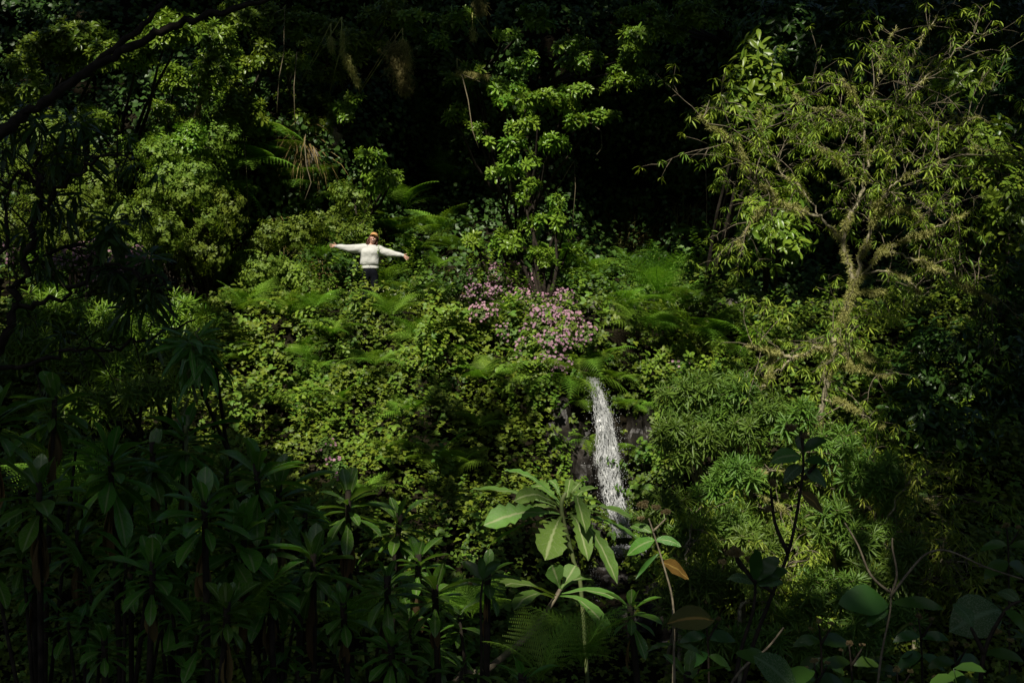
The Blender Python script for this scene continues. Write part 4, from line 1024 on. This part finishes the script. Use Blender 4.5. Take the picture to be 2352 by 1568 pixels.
# budding top
YS2 = 6.0
c2 = at(1287, 1352, YS2); g = below(at(900, 1760, YS2))
pl = empty("broad_leaved_stalk", g); tag(pl, "thick pale leaning stalk with a few broad upright leaves under the lobed-leaf plant", "plant")
s = Soup(); s.tube(smooth([g, at(1020, 1630, YS2), at(1119, 1538, YS2), at(1205, 1466, YS2), at(1240, 1425, YS2), at(1273, 1377, YS2), c2], 5), np.linspace(.022, .010, 31), 8); s.build("stem", M_palestem, pl, True)
OB = leaf((.03, .04, .08, .16, .24, .27, .2, .1, 0), (0, .15, .3, .45, .65, .8, .92, .97, 1), .25, 0)
for (bu, bv), (tu, tv), dy, sag, w, hint in [((1287, 1352), (1268, 1297), -.05, .0, 1.3, (.2, -1, .2)), ((1288, 1352), (1322, 1298), .05, .0, 1.2, (-.3, -1, .2)), ((1290, 1365), (1418, 1375), -.1, .03, .5, (0, -.3, 1)),
                                             ((1285, 1370), (1400, 1458), -.3, .06, .45, (.2, -.3, 1)), ((1280, 1370), (1145, 1345), -.2, .03, .5, (0, -.3, 1)), ((1275, 1375), (1180, 1400), -.3, .05, .5, (0, -.3, 1)),
                                             ((1285, 1360), (1350, 1330), .3, .03, .6, (0, -.5, 1))]:
    big_leaf(pl, at(bu, bv, YS2), at(tu, tv, YS2 + dy), sag, w, OB, hint, rnd=random.uniform(.2, .9))

# ------------------------------------------------------------------ seed-head plants, lower right foreground
OV = leaf((.02, .14, .26, .32, .3, .22, .12, 0), (0, .1, .25, .42, .6, .78, .91, 1), .15, 0)
LANCE = leaf((.01, .06, .11, .14, .12, .07, 0), (0, .15, .32, .5, .7, .87, 1), .3, 0)
def seed_plant(Y, stems, heads, leaves, phrase, u, v, stem_m=M_bark, r=.010, leafm=M_broad):
    first = at(stems[0][0][0], stems[0][0][1], Y); g = below(first)
    e = empty("seed_head_plant", g); s = Soup()
    s.tube([g, first], [r * 1.4, r], 6)
    for st_ in stems: s.tube(smooth([at(a, b, Y) for a, b in st_], 4), np.linspace(r, r * .5, (len(st_) - 1) * 4 + 1), 6)
    s.build("stem", stem_m, e, True)
    if heads:
        h = Soup()
        for (hu, hv, hr) in heads:
            n = int(90 * hr); c = np.array(at(hu, hv, Y)); rr = hr * KP * Y * .62
            k = 14; cc = c + unit(k) * rr * np.array([1, .8, .55]) * rng.random((k, 1)) ** .4
            ii = rng.integers(0, k, n); d = unit(n); d[:, 2] += .3
            h.inst(leaf((.05, .09, .1, 0), (0, .5, .8, 1), .2, .2), frame(d, unit(n), rr * (.28 + .25 * rng.random(n))), cc[ii] + d * rr * .08, rng.random(n))
        h.build("seed_head", M_seed, e)
    for lf_ in leaves:
        (bu, bv), (tu, tv), w, T_ = lf_[:4]; m_ = lf_[4] if len(lf_) > 4 else leafm
        big_leaf(e, at(bu, bv, Y), at(tu, tv, Y + random.uniform(-.1, .1)), lf_[5] if len(lf_) > 5 else .015, w, T_, (random.uniform(-.3, .3), -.8, .6), m_, rnd=random.uniform(.1, .9))
    reg(e, phrase, "plant", "seed-headed plants in the right foreground", u, v)
SP = "dark stalk topped by brown seed heads"
seed_plant(5.2, [[(1700, 1600), (1730, 1480), (1775, 1360), (1810, 1270), (1830, 1180), (1845, 1070), (1840, 990)], [(1810, 1270), (1780, 1200), (1770, 1120)], [(1845, 1100), (1880, 1060)], [(1775, 1360), (1700, 1300), (1690, 1260)]],
           [(1818, 982, 20), (1850, 1000, 16), (1775, 1110, 18), (1765, 1170, 18), (1800, 1140, 16)],
           [((1842, 1040), (1900, 1010), .7, OV), ((1842, 1040), (1830, 1000), .8, OV), ((1840, 1050), (1770, 1060), .9, OV, M_echium), ((1842, 1070), (1800, 1110), .8, OV, M_round), ((1845, 1080), (1900, 1120), .8, OV, M_round), ((1845, 1060), (1905, 1070), .7, OV), ((1838, 1130), (1890, 1180), .6, OV, M_orange)], "tall " + SP, 1830, 1000)
seed_plant(5.0, [[(1680, 1620), (1700, 1500), (1730, 1400), (1735, 1330)], [(1735, 1340), (1700, 1290), (1690, 1270)]], [(1690, 1268, 26), (1720, 1285, 18), (1660, 1290, 14)],
           [((1735, 1335), (1790, 1280), .8, OV), ((1735, 1335), (1735, 1260), .7, OV), ((1735, 1340), (1670, 1330), .6, OV, M_round), ((1740, 1345), (1800, 1340), .6, OV, M_round), ((1735, 1340), (1810, 1310), .6, OV)], SP, 1700, 1270)
seed_plant(6.2, [[(1545, 1600), (1548, 1480), (1545, 1380), (1525, 1300), (1500, 1220), (1490, 1190)], [(1500, 1220), (1530, 1190)]], [(1478, 1158, 20), (1505, 1165, 16), (1530, 1175, 17), (1472, 1190, 12)],
           [((1505, 1240), (1440, 1275), .7, OV, M_echium), ((1505, 1240), (1565, 1255), .6, OV, M_echium), ((1500, 1225), (1445, 1210), .6, OV, M_echium), ((1515, 1270), (1460, 1330), .5, LANCE), ((1520, 1290), (1580, 1330), .6, OV, M_orange)], "pale stalk with sunlit white seed heads", 1490, 1165, M_palestem, .007)
seed_plant(4.6, [[(2010, 1620), (2025, 1500), (2045, 1400), (2045, 1350)], [(2045, 1370), (2060, 1320), (2050, 1260), (2050, 1235)], [(2045, 1360), (2000, 1320), (1970, 1250), (1940, 1200)], [(2048, 1365), (2090, 1310), (2130, 1270), (2180, 1265), (2260, 1300), (2350, 1330)]], [],
           [((2048, 1385), (2170, 1400), .45, OV), ((2040, 1390), (1925, 1385), 1.0, OV), ((2040, 1400), (1990, 1440), .7, OV), ((2300, 1400), (2180, 1450), 1.25, OV, M_round)], "pale forked stem with broad dark leaves", 2045, 1400, M_palestem, .0055)
seed_plant(4.4, [[(2250, 1640), (2260, 1500), (2310, 1400), (2345, 1380)], [(2260, 1500), (2230, 1440)]], [(2290, 1450, 14), (2320, 1470, 12)],
           [((2235, 1440), (2190, 1385), .8, OV, M_round), ((2345, 1390), (2290, 1360), .7, OV, M_round), ((2310, 1400), (2352, 1450), .6, OV), ((2260, 1500), (2352, 1520), .5, OV)], "broad mottled leaves on a stalk", 2250, 1420)
seed_plant(4.2, [[(1800, 1640), (1790, 1560), (1760, 1500)]], [], [((1830, 1590), (1730, 1505), .8, OV, M_round), ((1800, 1580), (1870, 1540), .7, OV), ((1770, 1530), (1690, 1500), .6, OV)], "large pale oval leaf", 1780, 1540)
seed_plant(4.4, [[(1550, 1640), (1548, 1500), (1545, 1400)], [(1548, 1440), (1600, 1425)]], [], [((1640, 1425), (1532, 1432), .8, OV, M_orange), ((1550, 1480), (1480, 1500), .6, LANCE), ((1550, 1480), (1620, 1510), .6, LANCE)], "stalk with an orange-yellow turning leaf", 1580, 1425, M_palestem, .006)
seed_plant(4.8, [[(1650, 1620), (1700, 1540), (1760, 1490), (1800, 1440)]], [], [], "pale bare slanting stem", 1700, 1530, M_palestem, .007)
for k, (u, v, Y) in enumerate([(1880, 1430, 5.2), (1950, 1480, 5.0), (2110, 1420, 5.2), (2190, 1480, 4.8), (2310, 1210, 6), (1620, 1420, 5.5), (2060, 1540, 4.6), (1870, 1520, 4.6), (2150, 1560, 4.4)]):
    seed_plant(Y, [[(u + 10, 1640), (u + 6, v + 60), (u, v)], [(u + 5, v + 50), (u + 30, v + 8)]], [(u, v - 4, 13), (u + 30, v, 10), (u - 18, v + 12, 8)],
               [((u + 4, v + 40), (u - 60, v + 55), .6, OV), ((u + 4, v + 45), (u + 70, v + 50), .6, OV), ((u + 6, v + 80), (u - 50, v + 120), .6, OV), ((u + 6, v + 85), (u + 60, v + 120), .6, OV)], "small brown seed head stalk", u, v, M_bark, .006)
# dark leafy stalk in the middle foreground
seed_plant(5.4, [[(1105, 1600), (1106, 1480), (1104, 1380), (1110, 1330)]], [(1080, 1340, 8)], [((1108, 1330), (1060, 1290), .6, OV), ((1108, 1330), (1150, 1290), .6, OV), ((1108, 1335), (1170, 1325), .5, LANCE), ((1108, 1345), (1040, 1350), .5, LANCE), ((1108, 1330), (1105, 1280), .6, OV)], "dark thin leafy stalk", 1108, 1330, M_bark, .008)

# ------------------------------------------------------------------ the woman
PY = 25.35
def skin(name, V, E, R, m, parent, root=0, sub=2):
    me = bpy.data.meshes.new(name); me.from_pydata(V, E, [])
    o = bpy.data.objects.new(name, me); COL.objects.link(o)
    sm = o.modifiers.new("s", 'SKIN'); sm.use_smooth_shade = True
    lay = me.skin_vertices[0] if len(me.skin_vertices) else None
    if lay is None:
        bpy.context.view_layer.objects.active = o; bpy.ops.mesh.customdata_skin_add(); lay = me.skin_vertices[0]
    for i, r in enumerate(R):
        rr = r if isinstance(r, tuple) else (r, r)
        lay.data[i].radius = rr; lay.data[i].use_root = (i == root)
    ss = o.modifiers.new("d", 'SUBSURF'); ss.levels = sub; ss.render_levels = sub
    dg = bpy.context.evaluated_depsgraph_get(); dg.update()
    nm = bpy.data.meshes.new_from_object(o.evaluated_get(dg), depsgraph=dg)
    bpy.data.objects.remove(o); nm.name = name
    nm.materials.clear(); nm.materials.append(m)
    nm.polygons.foreach_set("use_smooth", np.ones(len(nm.polygons), bool))
    r = linkmesh(name, nm, parent); return r
def shape_mesh(name, V, F, m, parent, sub=1):
    me = bpy.data.meshes.new(name); me.from_pydata([tuple(v) for v in V], [], F); me.materials.append(m)
    me.polygons.foreach_set("use_smooth", np.ones(len(F), bool)); me.update()
    o = linkmesh(name, me, parent)
    if sub: q = o.modifiers.new("d", 'SUBSURF'); q.levels = sub; q.render_levels = sub
    return o
M_skin = plain("skin", (0.48, 0.28, 0.21), 0.5, sub=.1)
M_sweat = plain("sweater_knit", (0.46, 0.47, 0.45), 0.95, 11, (0.54, 0.55, 0.53), 0.02, spec=.15)
M_trous = plain("dark_trousers", (0.005, 0.006, 0.009), 0.95, 30, (0.009, 0.01, 0.014), spec=.04)
M_hair = plain("auburn_hair", (0.035, 0.012, 0.007), 0.45, 40, (0.09, 0.03, 0.015), stretch=(1, 1, .1))
M_cap = plain("cap_cloth", (0.50, 0.27, 0.10), 0.9, 40, (0.58, 0.33, 0.13))
M_brim = plain("cap_brim_cloth", (0.05, 0.04, 0.03), 0.9)
M_teeth = plain("teeth", (0.8, 0.78, 0.72), 0.3)
M_lip = plain("lips", (0.45, 0.10, 0.09), 0.4)
M_eye = plain("eye_dark", (0.02, 0.015, 0.012), 0.3)
M_cord = plain("cord", (0.02, 0.02, 0.02), 0.6)
def W(cx, cy, y=0.0): return ((cx - 880) * .001226, y, 1.66 - (cy - 200) * .001226)
pb = at(850, 713, PY); gp = below(pb + Vector((0, 0, 1.0)))
wom = empty("person", (pb.x, PY, pb.z)); COS = 1
tag(wom, "smiling person in pale grey sweater, dark trousers and tan cap, arms flung wide", "person")
wom.rotation_euler = (0, 0, radians(4))
# body: hips, legs, spine, neck, head, arms, palms and fingers, one skin
V = []; E = []; R = []
def jn(p, r, parent=None):
    V.append(tuple(p)); R.append(r)
    if parent is not None: E.append((parent, len(V) - 1))
    return len(V) - 1
pel = jn(W(885, 830), (.13, .10)); wst = jn(W(885, 740), (.11, .085), pel); ch = jn(W(890, 600), (.135, .10), wst); up = jn(W(895, 470), (.12, .08), ch)
nk0 = jn(W(905, 432), .05, up); nk = jn(W(912, 400, .0), .045, nk0)
h0 = jn(W(918, 375, -.008), (.055, .062), nk); h1 = jn(W(930, 335, -.01), (.068, .085), h0); h2 = jn(W(943, 290, .0), (.076, .092), h1); h3 = jn(W(953, 250, .01), (.062, .075), h2)
for s_, sh, el, wr in ((-1, (775, 455), (560, 468), (320, 450)), (1, (1010, 470), (1235, 545), (1440, 598))):
    a = jn(W(*sh), .055, up); b = jn(W((sh[0] + el[0]) / 2, (sh[1] + el[1]) / 2, .0), .046, a); c = jn(W(*el, -.02), .037, b)
    d = jn(W((wr[0] + el[0]) / 2, (wr[1] + el[1]) / 2, -.05), .035, c); w = jn(W(*wr, -.08), (.022, .026), d)
    if s_ < 0: hd, upv = Vector((-1, -.25, .06)).normalized(), Vector((.05, .15, 1)).normalized()
    else: hd, upv = Vector((.80, -.25, -.55)).normalized(), Vector((.5, .1, .85)).normalized()
    wp = Vector(V[w]); pc = jn(wp + hd * .045, (.020, .034), w); kn = jn(wp + hd * .085, (.018, .036), pc)
    for k, (o_, l_) in enumerate(((.030, .066), (.011, .078), (-.010, .072), (-.030, .055))):
        f0 = jn(wp + hd * .098 + upv * o_, .0088, kn); dd = (hd + upv * o_ * 5 + Vector((0, -.18, 0))).normalized()
        f1 = jn(Vector(V[f0]) + dd * l_ * .5, .0080, f0); f2 = jn(Vector(V[f1]) + (dd + Vector((0, -.25, 0))).normalized() * l_ * .5, .0065, f1)
    t0 = jn(wp + hd * .035 + upv * .034 + Vector((0, -.012, 0)), .012, pc); td = (hd * .75 + upv * .85 + Vector((0, -.3, 0))).normalized()
    t1 = jn(Vector(V[t0]) + td * .034, .0098, t0); t2 = jn(Vector(V[t1]) + (td + hd * .3).normalized() * .028, .0075, t1)
for s_ in (-1, 1):
    a = jn((.0 + s_ * .085, 0, .80), (.085, .09), pel); b = jn((s_ * .10, -.01, .47), .055, a); c = jn((s_ * .105, .01, .10), .038, b)
    d = jn((s_ * .11, -.02, .045), (.025, .025), c); f = jn((s_ * .12, -.10, .03), (.02, .015), d)
body = skin("body", V, E, R, M_skin, wom)
def ring_loft(rings, n=28):
    V = []; F = []
    for c, a, b, wob in rings:
        c = Vector(c)
        for j in range(n):
            t = 2 * pi * j / n
            k = 1 + wob * 1.7 * (.6 * sin(3 * t + c.z * 30) + .5 * sin(9 * t + c.z * 75 + c.x * 40))
            ct, st_ = cos(t), sin(t)
            V.append(c + Vector((math.copysign(abs(ct) ** .85, ct) * a * k, math.copysign(abs(st_) ** .85, st_) * b * k, 0)))
    for i in range(len(rings) - 1):
        for j in range(n):
            p = i * n + j; q = i * n + (j + 1) % n; F.append((p, q, q + n, p + n))
    return V, F
# sweater: torso with blouse above the hem band, neckline; sleeves; cuffs
hm = W(882, 828); X = lambda cx, cy, y=0: W(cx, cy, y)
rings = [(X(883, 780), .182, .118, .01), (X(880, 768), .196, .135, .035), (X(875, 735, -.01), .205, .15, .05), (X(876, 680, -.01), .200, .148, .045), (X(880, 620, -.015), .196, .142, .03),
         (X(888, 570, -.03), .202, .150, .012), (X(892, 530, -.03), .212, .148, .01), (X(898, 490, -.015), .215, .128, .01), (X(902, 462, 0), .198, .108, .008), (X(905, 446, .0), .165, .092, .006), (X(907, 434, .0), .125, .078, .004),
         (X(908, 426, 0), .092, .070, 0), (X(909, 420, 0), .085, .066, 0), (X(909, 428, 0), .080, .062, 0)]
V, F = ring_loft(rings)
sw = shape_mesh("sweater", V, F, M_sweat, wom)
V, F = ring_loft([(X(883, 830), .180, .116, 0), (X(883, 826), .187, .122, 0), (X(883, 806), .189, .124, .004), (X(883, 786), .186, .122, .006), (X(883, 776), .180, .116, 0)])
shape_mesh("hem_band", V, F, M_sweat, sw)
def sleeve(P, Rd, name, m, n=20, parent=None, folds=.075):
    P = [Vector(p) for p in P]; V = []; F = []
    for i, p in enumerate(P):
        t = (P[min(i + 1, len(P) - 1)] - P[max(i - 1, 0)]).normalized(); u_ = t.cross(Vector((0, 1, 0))).normalized(); w_ = Vector((0, 1, 0)) - t * t.y; w_.normalize()
        for j in range(n):
            a = 2 * pi * j / n; k = 1 + folds * (sin(2 * a + i * 1.7) + .6 * sin(5 * a - i * 1.1))
            V.append(p + (u_ * cos(a) * 1.0 + w_ * sin(a) * .9) * Rd[i] * k)
    for i in range(len(P) - 1):
        for j in range(n): p = i * n + j; q = i * n + (j + 1) % n; F.append((p, q, q + n, p + n))
    return shape_mesh(name, V, F, m, parent)
lS = [(830, 500, .0), (780, 496, .0), (725, 488, .0), (660, 488, -.01), (600, 490, -.015), (540, 489, -.025), (480, 482, -.035), (420, 471, -.05), (370, 460, -.06), (335, 455, -.07), (318, 453, -.075)]
rS = [(990, 500, .0), (1040, 510, .0), (1090, 535, .0), (1140, 545, -.01), (1190, 556, -.015), (1240, 567, -.025), (1290, 578, -.04), (1340, 586, -.05), (1390, 592, -.065), (1420, 596, -.072), (1438, 598, -.078)]
RD = [.115, .118, .108, .100, .092, .085, .076, .066, .056, .046, .036]
sleeve([W(*p) for p in lS], RD, "sleeve", M_sweat, parent=sw); sleeve([W(*p) for p in rS], [r * .92 for r in RD], "sleeve", M_sweat, parent=sw)
sleeve([W(325, 453, -.074), W(312, 452, -.076), W(285, 450, -.083), W(275, 450, -.085)], [.036, .040, .038, .034], "cuff", M_sweat, parent=sw, folds=.01)
sleeve([W(1432, 597, -.076), W(1442, 600, -.078), W(1462, 612, -.085), W(1468, 616, -.087)], [.034, .038, .036, .032], "cuff", M_sweat, parent=sw, folds=.01)
# trousers
tr = skin("trousers", [W(883, 800), (0.0, 0, .86), (-.09, 0, .76), (-.10, -.01, .47), (-.107, .01, .08), (.09, 0, .76), (.10, -.01, .47), (.107, .01, .08)],
          [(0, 1), (1, 2), (2, 3), (3, 4), (1, 5), (5, 6), (6, 7)], [(.165, .105), (.175, .125), (.105, .11), (.072, .08), (.055, .06), (.105, .11), (.072, .08), (.055, .06)], M_trous, wom, 1)
for s_ in (-1, 1):
    sleeve([(s_ * .11, .07, .05), (s_ * .112, .05, .05), (s_ * .115, -.03, .048), (s_ * .12, -.12, .038), (s_ * .12, -.17, .03), (s_ * .12, -.185, .03)], [.01, .045, .05, .048, .036, .008], "shoe", M_trous, parent=wom, folds=0)
s = Soup(); s.tube([W(890, 755, -.17), W(878, 790, -.165), W(862, 835, -.14), W(850, 880, -.12), W(840, 930, -.11)], .003, 5); 
o = s.build("drawcord", M_cord); o.parent = wom
# head things, tilted a little to her right and thrown back
hc = Vector(W(940, 305, -.005)); ax = (Vector(W(953, 240)) - Vector(W(918, 380))).normalized()
hx = Vector((1, 0, 0)); hx = (hx - ax * hx.dot(ax)).normalized(); hy = ax.cross(hx)              # hy points to the back
ax2 = (ax + hy * .12).normalized(); hy = (hy - ax2 * hy.dot(ax2)).normalized(); hx = hy.cross(ax2); ax = ax2
def HD(x, y, z): return hc + hx * x + hy * y + ax * z
def blob(name, c, rx, ry, rz, m, parent, sub=2, f=None):
    import bmesh
    bm = bmesh.new(); bmesh.ops.create_icosphere(bm, subdivisions=sub + 1, radius=1)
    for v in bm.verts:
        p = v.co.copy()
        if f: p = f(p)
        v.co = HD(c[0] + p.x * rx, c[1] + p.y * ry, c[2] + p.z * rz)
    me = bpy.data.meshes.new(name); bm.to_mesh(me); bm.free(); me.materials.append(m)
    me.polygons.foreach_set("use_smooth", np.ones(len(me.polygons), bool))
    return linkmesh(name, me, parent)
def facef(p):                                       # jaw narrows, brow flat
    k = 1 - .28 * max(0, -p.z) ** 1.3
    return Vector((p.x * k, p.y * (1 - .08 * max(0, -p.z)), p.z))
blob("face", (0, -.012, -.012), .072, .088, .112, M_skin, body, 3, facef)
blob("nose", (0, -.104, -.016), .013, .017, .022, M_skin, body)
for s_ in (-1, 1):
    blob("eye", (s_ * .030, -.089, .012), .014, .008, .006, M_eye, body); blob("ear", (s_ * .072, .0, -.01), .009, .018, .028, M_skin, body)
    blob("cheek", (s_ * .036, -.078, -.028), .026, .022, .022, M_skin, body)
blob("lips", (0, -.088, -.056), .030, .009, .013, M_lip, body); blob("teeth", (0, -.094, -.054), .022, .005, .006, M_teeth, body)
# hair: many curved locks
s = Soup()
for k in range(190):
    a = random.uniform(-.25, pi + .25); x, y = cos(a), sin(a)                   # sides and back
    L_ = random.uniform(.20, .27)
    if random.random() < .35: x = random.choice((-1, 1)) * random.uniform(.85, 1); y = random.uniform(-.35, .3)
    P = []
    for j in range(6):
        t = j / 5; P.append(HD(x * (.074 + .035 * t + .014 * sin(t * 5 + k)), y * .088 + .01 - .01 * t, .06 - L_ * t) + Vector((.008 * sin(k), .006 * cos(k * 2), 0)))
    s.tube(P, [.010, .013, .013, .012, .009, .003], 5)
o = s.build("hair", M_hair, smooth=True); o.parent = wom
# cap
cv = []; cf = []; nr, na = 7, 20
for i in range(nr):
    ph = i / (nr - 1) * pi / 2
    for j in range(na):
        a = 2 * pi * j / na; cv.append(HD(cos(a) * .088 * cos(ph) ** .7, sin(a) * .104 * cos(ph) ** .7 - .002, .040 + .086 * sin(ph) ** .9))
for i in range(nr - 1):
    for j in range(na): p = i * na + j; q = i * na + (j + 1) % na; cf.append((p, q, q + na, p + na))
cap = shape_mesh("cap", cv, cf, M_cap, wom)
bv = []; bf = []; nb = 12
for z0 in (0, .004):
    for i in range(4):
        for j in range(nb + 1):
            a = pi + pi * j / nb * .8 + pi * .1; r = 1 + .75 * i / 3 * sin((a - pi)) ** .6
            bv.append(HD(cos(a) * .086 * (1 + .06 * i / 3), sin(a) * .102 * r, .046 - z0 - .028 * abs(cos(a)) ** 2 * i / 3 + .004 * i))
st2 = 4 * (nb + 1)
for i in range(3):
    for j in range(nb):
        p = i * (nb + 1) + j; bf.append((p, p + 1, p + nb + 2, p + nb + 1)); q = p + st2; bf.append((q, q + nb + 1, q + nb + 2, q + 1))
for j in range(nb): p = 3 * (nb + 1) + j; bf.append((p, p + 1, p + 1 + st2, p + st2))
shape_mesh("brim", bv, bf, M_cap, cap, 0)

# ------------------------------------------------------------------ unseen leaf canopy added to shade the banks, gaps shaped for the sun patches
LIT = [(1270, 900, 150, 90, 1), (200, 595, 220, 60, 1), (1300, 660, 130, 70, .9), (620, 390, 200, 160, 1), (400, 430, 220, 210, .95), (120, 500, 240, 200, .8), (880, 560, 210, 110, 1), (640, 650, 380, 100, 1), (900, 780, 450, 170, .9), (1190, 730, 240, 150, .9),
       (800, 950, 450, 160, .8), (1240, 420, 170, 250, 1), (1340, 190, 220, 100, 1), (1490, 750, 180, 100, .95), (1400, 1080, 80, 240, 1), (1900, 420, 420, 330, .95), (1850, 850, 260, 170, 1),
       (1600, 960, 190, 160, .85), (1830, 1180, 330, 230, .85), (1290, 1180, 200, 130, 1), (1050, 1300, 240, 120, .6), (250, 130, 400, 200, .46), (950, 130, 200, 110, .3), (2050, 1280, 180, 160, .7),
       (1000, 1120, 270, 120, .9), (220, 680, 330, 150, .85), (600, 200, 160, 130, .5), (2180, 480, 260, 330, .8), (1680, 330, 180, 200, .9), (1450, 60, 200, 70, .4), (300, 900, 300, 120, .45),
       (2200, 850, 150, 120, .3)]
def lit(u, v):  # wanted brightness; decides where the added shade leaves are kept
    b = np.full(u.shape, .10)
    for cu, cv, ru, rv, a in LIT:
        q = ((u - cu) / ru) ** 2 + ((v - cv) / rv) ** 2
        b = np.maximum(b, a * np.clip(1.45 - q, 0, 1))
    return b
P1, _ = surf_samples(60000, -22, 22, 10, 23)
S1 = np.vstack(SAMP); S1 = np.repeat(S1, 3, 0) + rng.normal(size=(len(S1) * 3, 3)) * .2
pts = [P1, S1]
for Yd, n in ((6, 14000), (5, 6000), (7.5, 14000)):
    u = rng.uniform(-300, 2650, n); v = rng.uniform(-150, 1700, n)
    pts.append(np.stack([(u - 1176) * KP * Yd, np.full(n, float(Yd)), (784 - v) * KP * Yd], 1))
PA = np.vstack(pts)
uu = 1176 + PA[:, 0] / (PA[:, 1] * KP); vv = 784 - PA[:, 2] / (PA[:, 1] * KP)
Bv = lit(uu, vv)
near = PA[:, 1] < 10
Bv = np.clip(Bv * np.clip(.88 + .95 * nz(PA, .55, 3), .25, 1.15), 0, 1)
Bv = np.where((PA[:, 1] > 26.6) & (uu > 1480), .10, Bv)
Bv = np.where((uu > 1270) & (uu < 1560) & (vv > 250) & (vv < 560) & (PA[:, 1] > 27), .02, Bv)
Bv = np.where((~near) & (np.abs(uu - 1405) < 95) & (vv > 840) & (vv < 1320), 1.0, Bv)
Bv = np.where((~near) & (np.abs(uu - 850) < 160) & (vv > 500) & (vv < 700), 1.0, Bv)
Bv = np.where((~near) & (((uu - 1520) / 130) ** 2 + ((vv - 740) / 80) ** 2 < 1), 1.0, Bv)
Bv = np.where(near, .17, Bv)
Bv = np.where(near & (uu > -200) & (uu < 1050) & (vv > 600) & (vv < 1350), .37, Bv)
Bv = np.where(near & (((uu - 560) / 380) ** 2 + ((vv - 1050) / 260) ** 2 < 1), .48, Bv)
Bv = np.where(near & (((uu - 880) / 260) ** 2 + ((vv - 1230) / 200) ** 2 < 1), .48, Bv)
Bv = np.where(near & (((uu - 1300) / 520) ** 2 + ((vv - 1130) / 400) ** 2 < 1), 1.0, Bv)
La = np.array(L); ea = np.cross(La, [0, 0, 1.]); ea /= np.linalg.norm(ea); eb = np.cross(ea, La)
A, Bq = PA @ ea, PA @ eb
cell = .35
ai = np.floor((A - A.min()) / cell).astype(int); bi = np.floor((Bq - Bq.min()) / cell).astype(int)
W = np.zeros((ai.max() + 1, bi.max() + 1)); Cn = W.copy()
wgt = .12 + 2.0 * Bv ** 1.5
np.add.at(W, (ai, bi), Bv * wgt); np.add.at(Cn, (ai, bi), wgt)
Bm = np.where(Cn > 0, W / np.maximum(Cn, 1e-6), .05)
nC = 45000
N1 = np.zeros_like(W); np.add.at(N1, (ai, bi), 1); pk = 1 / np.maximum(N1[ai, bi], 4); k = rng.choice(len(PA), nC, p=pk / pk.sum())
acc = rng.random(nC) < (1 - np.clip((Bm[ai[k], bi[k]] - .05) / .60, 0, 1)) ** 1.5
k = k[acc]; sd = rng.uniform(17, 25, len(k))
C = PA[k] + La[None] * sd[:, None] + rng.normal(size=(len(k), 3)) * .15
ok = (C[:, 2] > .2857 * C[:, 1] + 3.0) & (C[:, 2] < 60)
C = C[ok]; n = len(C)
s = Soup()
m_ = 5
P = np.repeat(C, m_, 0) + rng.normal(size=(n * m_, 3)) * .28
s.inst(LF_oval, frame(unit(len(P)) + np.array([0, 0, -.2]), La[None] + .5 * unit(len(P)), .30 + .25 * rng.random(len(P))), P, rng.random(len(P)))
# added trunks and limbs carrying the shade leaves, out of view
cm = C.mean(0)
for bx, by in ((-14, 6), (-9, -4), (12, 3), (16, 14), (-17, 16), (6, -7)):
    g = np.array(below((bx, by, 40))); near_i = np.argsort(np.hypot(C[:, 0] - bx, C[:, 1] - by))[:4000]
    for q in range(7):
        tgt = C[near_i[rng.integers(0, len(near_i))]]
        fork = g + np.array([0, 0, 7.0]) + (tgt - g) * np.array([.12, .12, .15])
        s.tube([fork, (fork + tgt) / 2 + np.array([0, 0, .8]), tgt], [.14, .09, .03], 6, .1)
        s.tube([g, (g + fork) / 2 + rng.normal(size=3) * .15, fork], [.34, .26, .15], 8, .1)
cano = s.build("shade_canopy", M_broad); tag(cano, "unseen leaf canopy added above the ravine to shape the shade", "canopy", kind="stuff")

finish_labels()
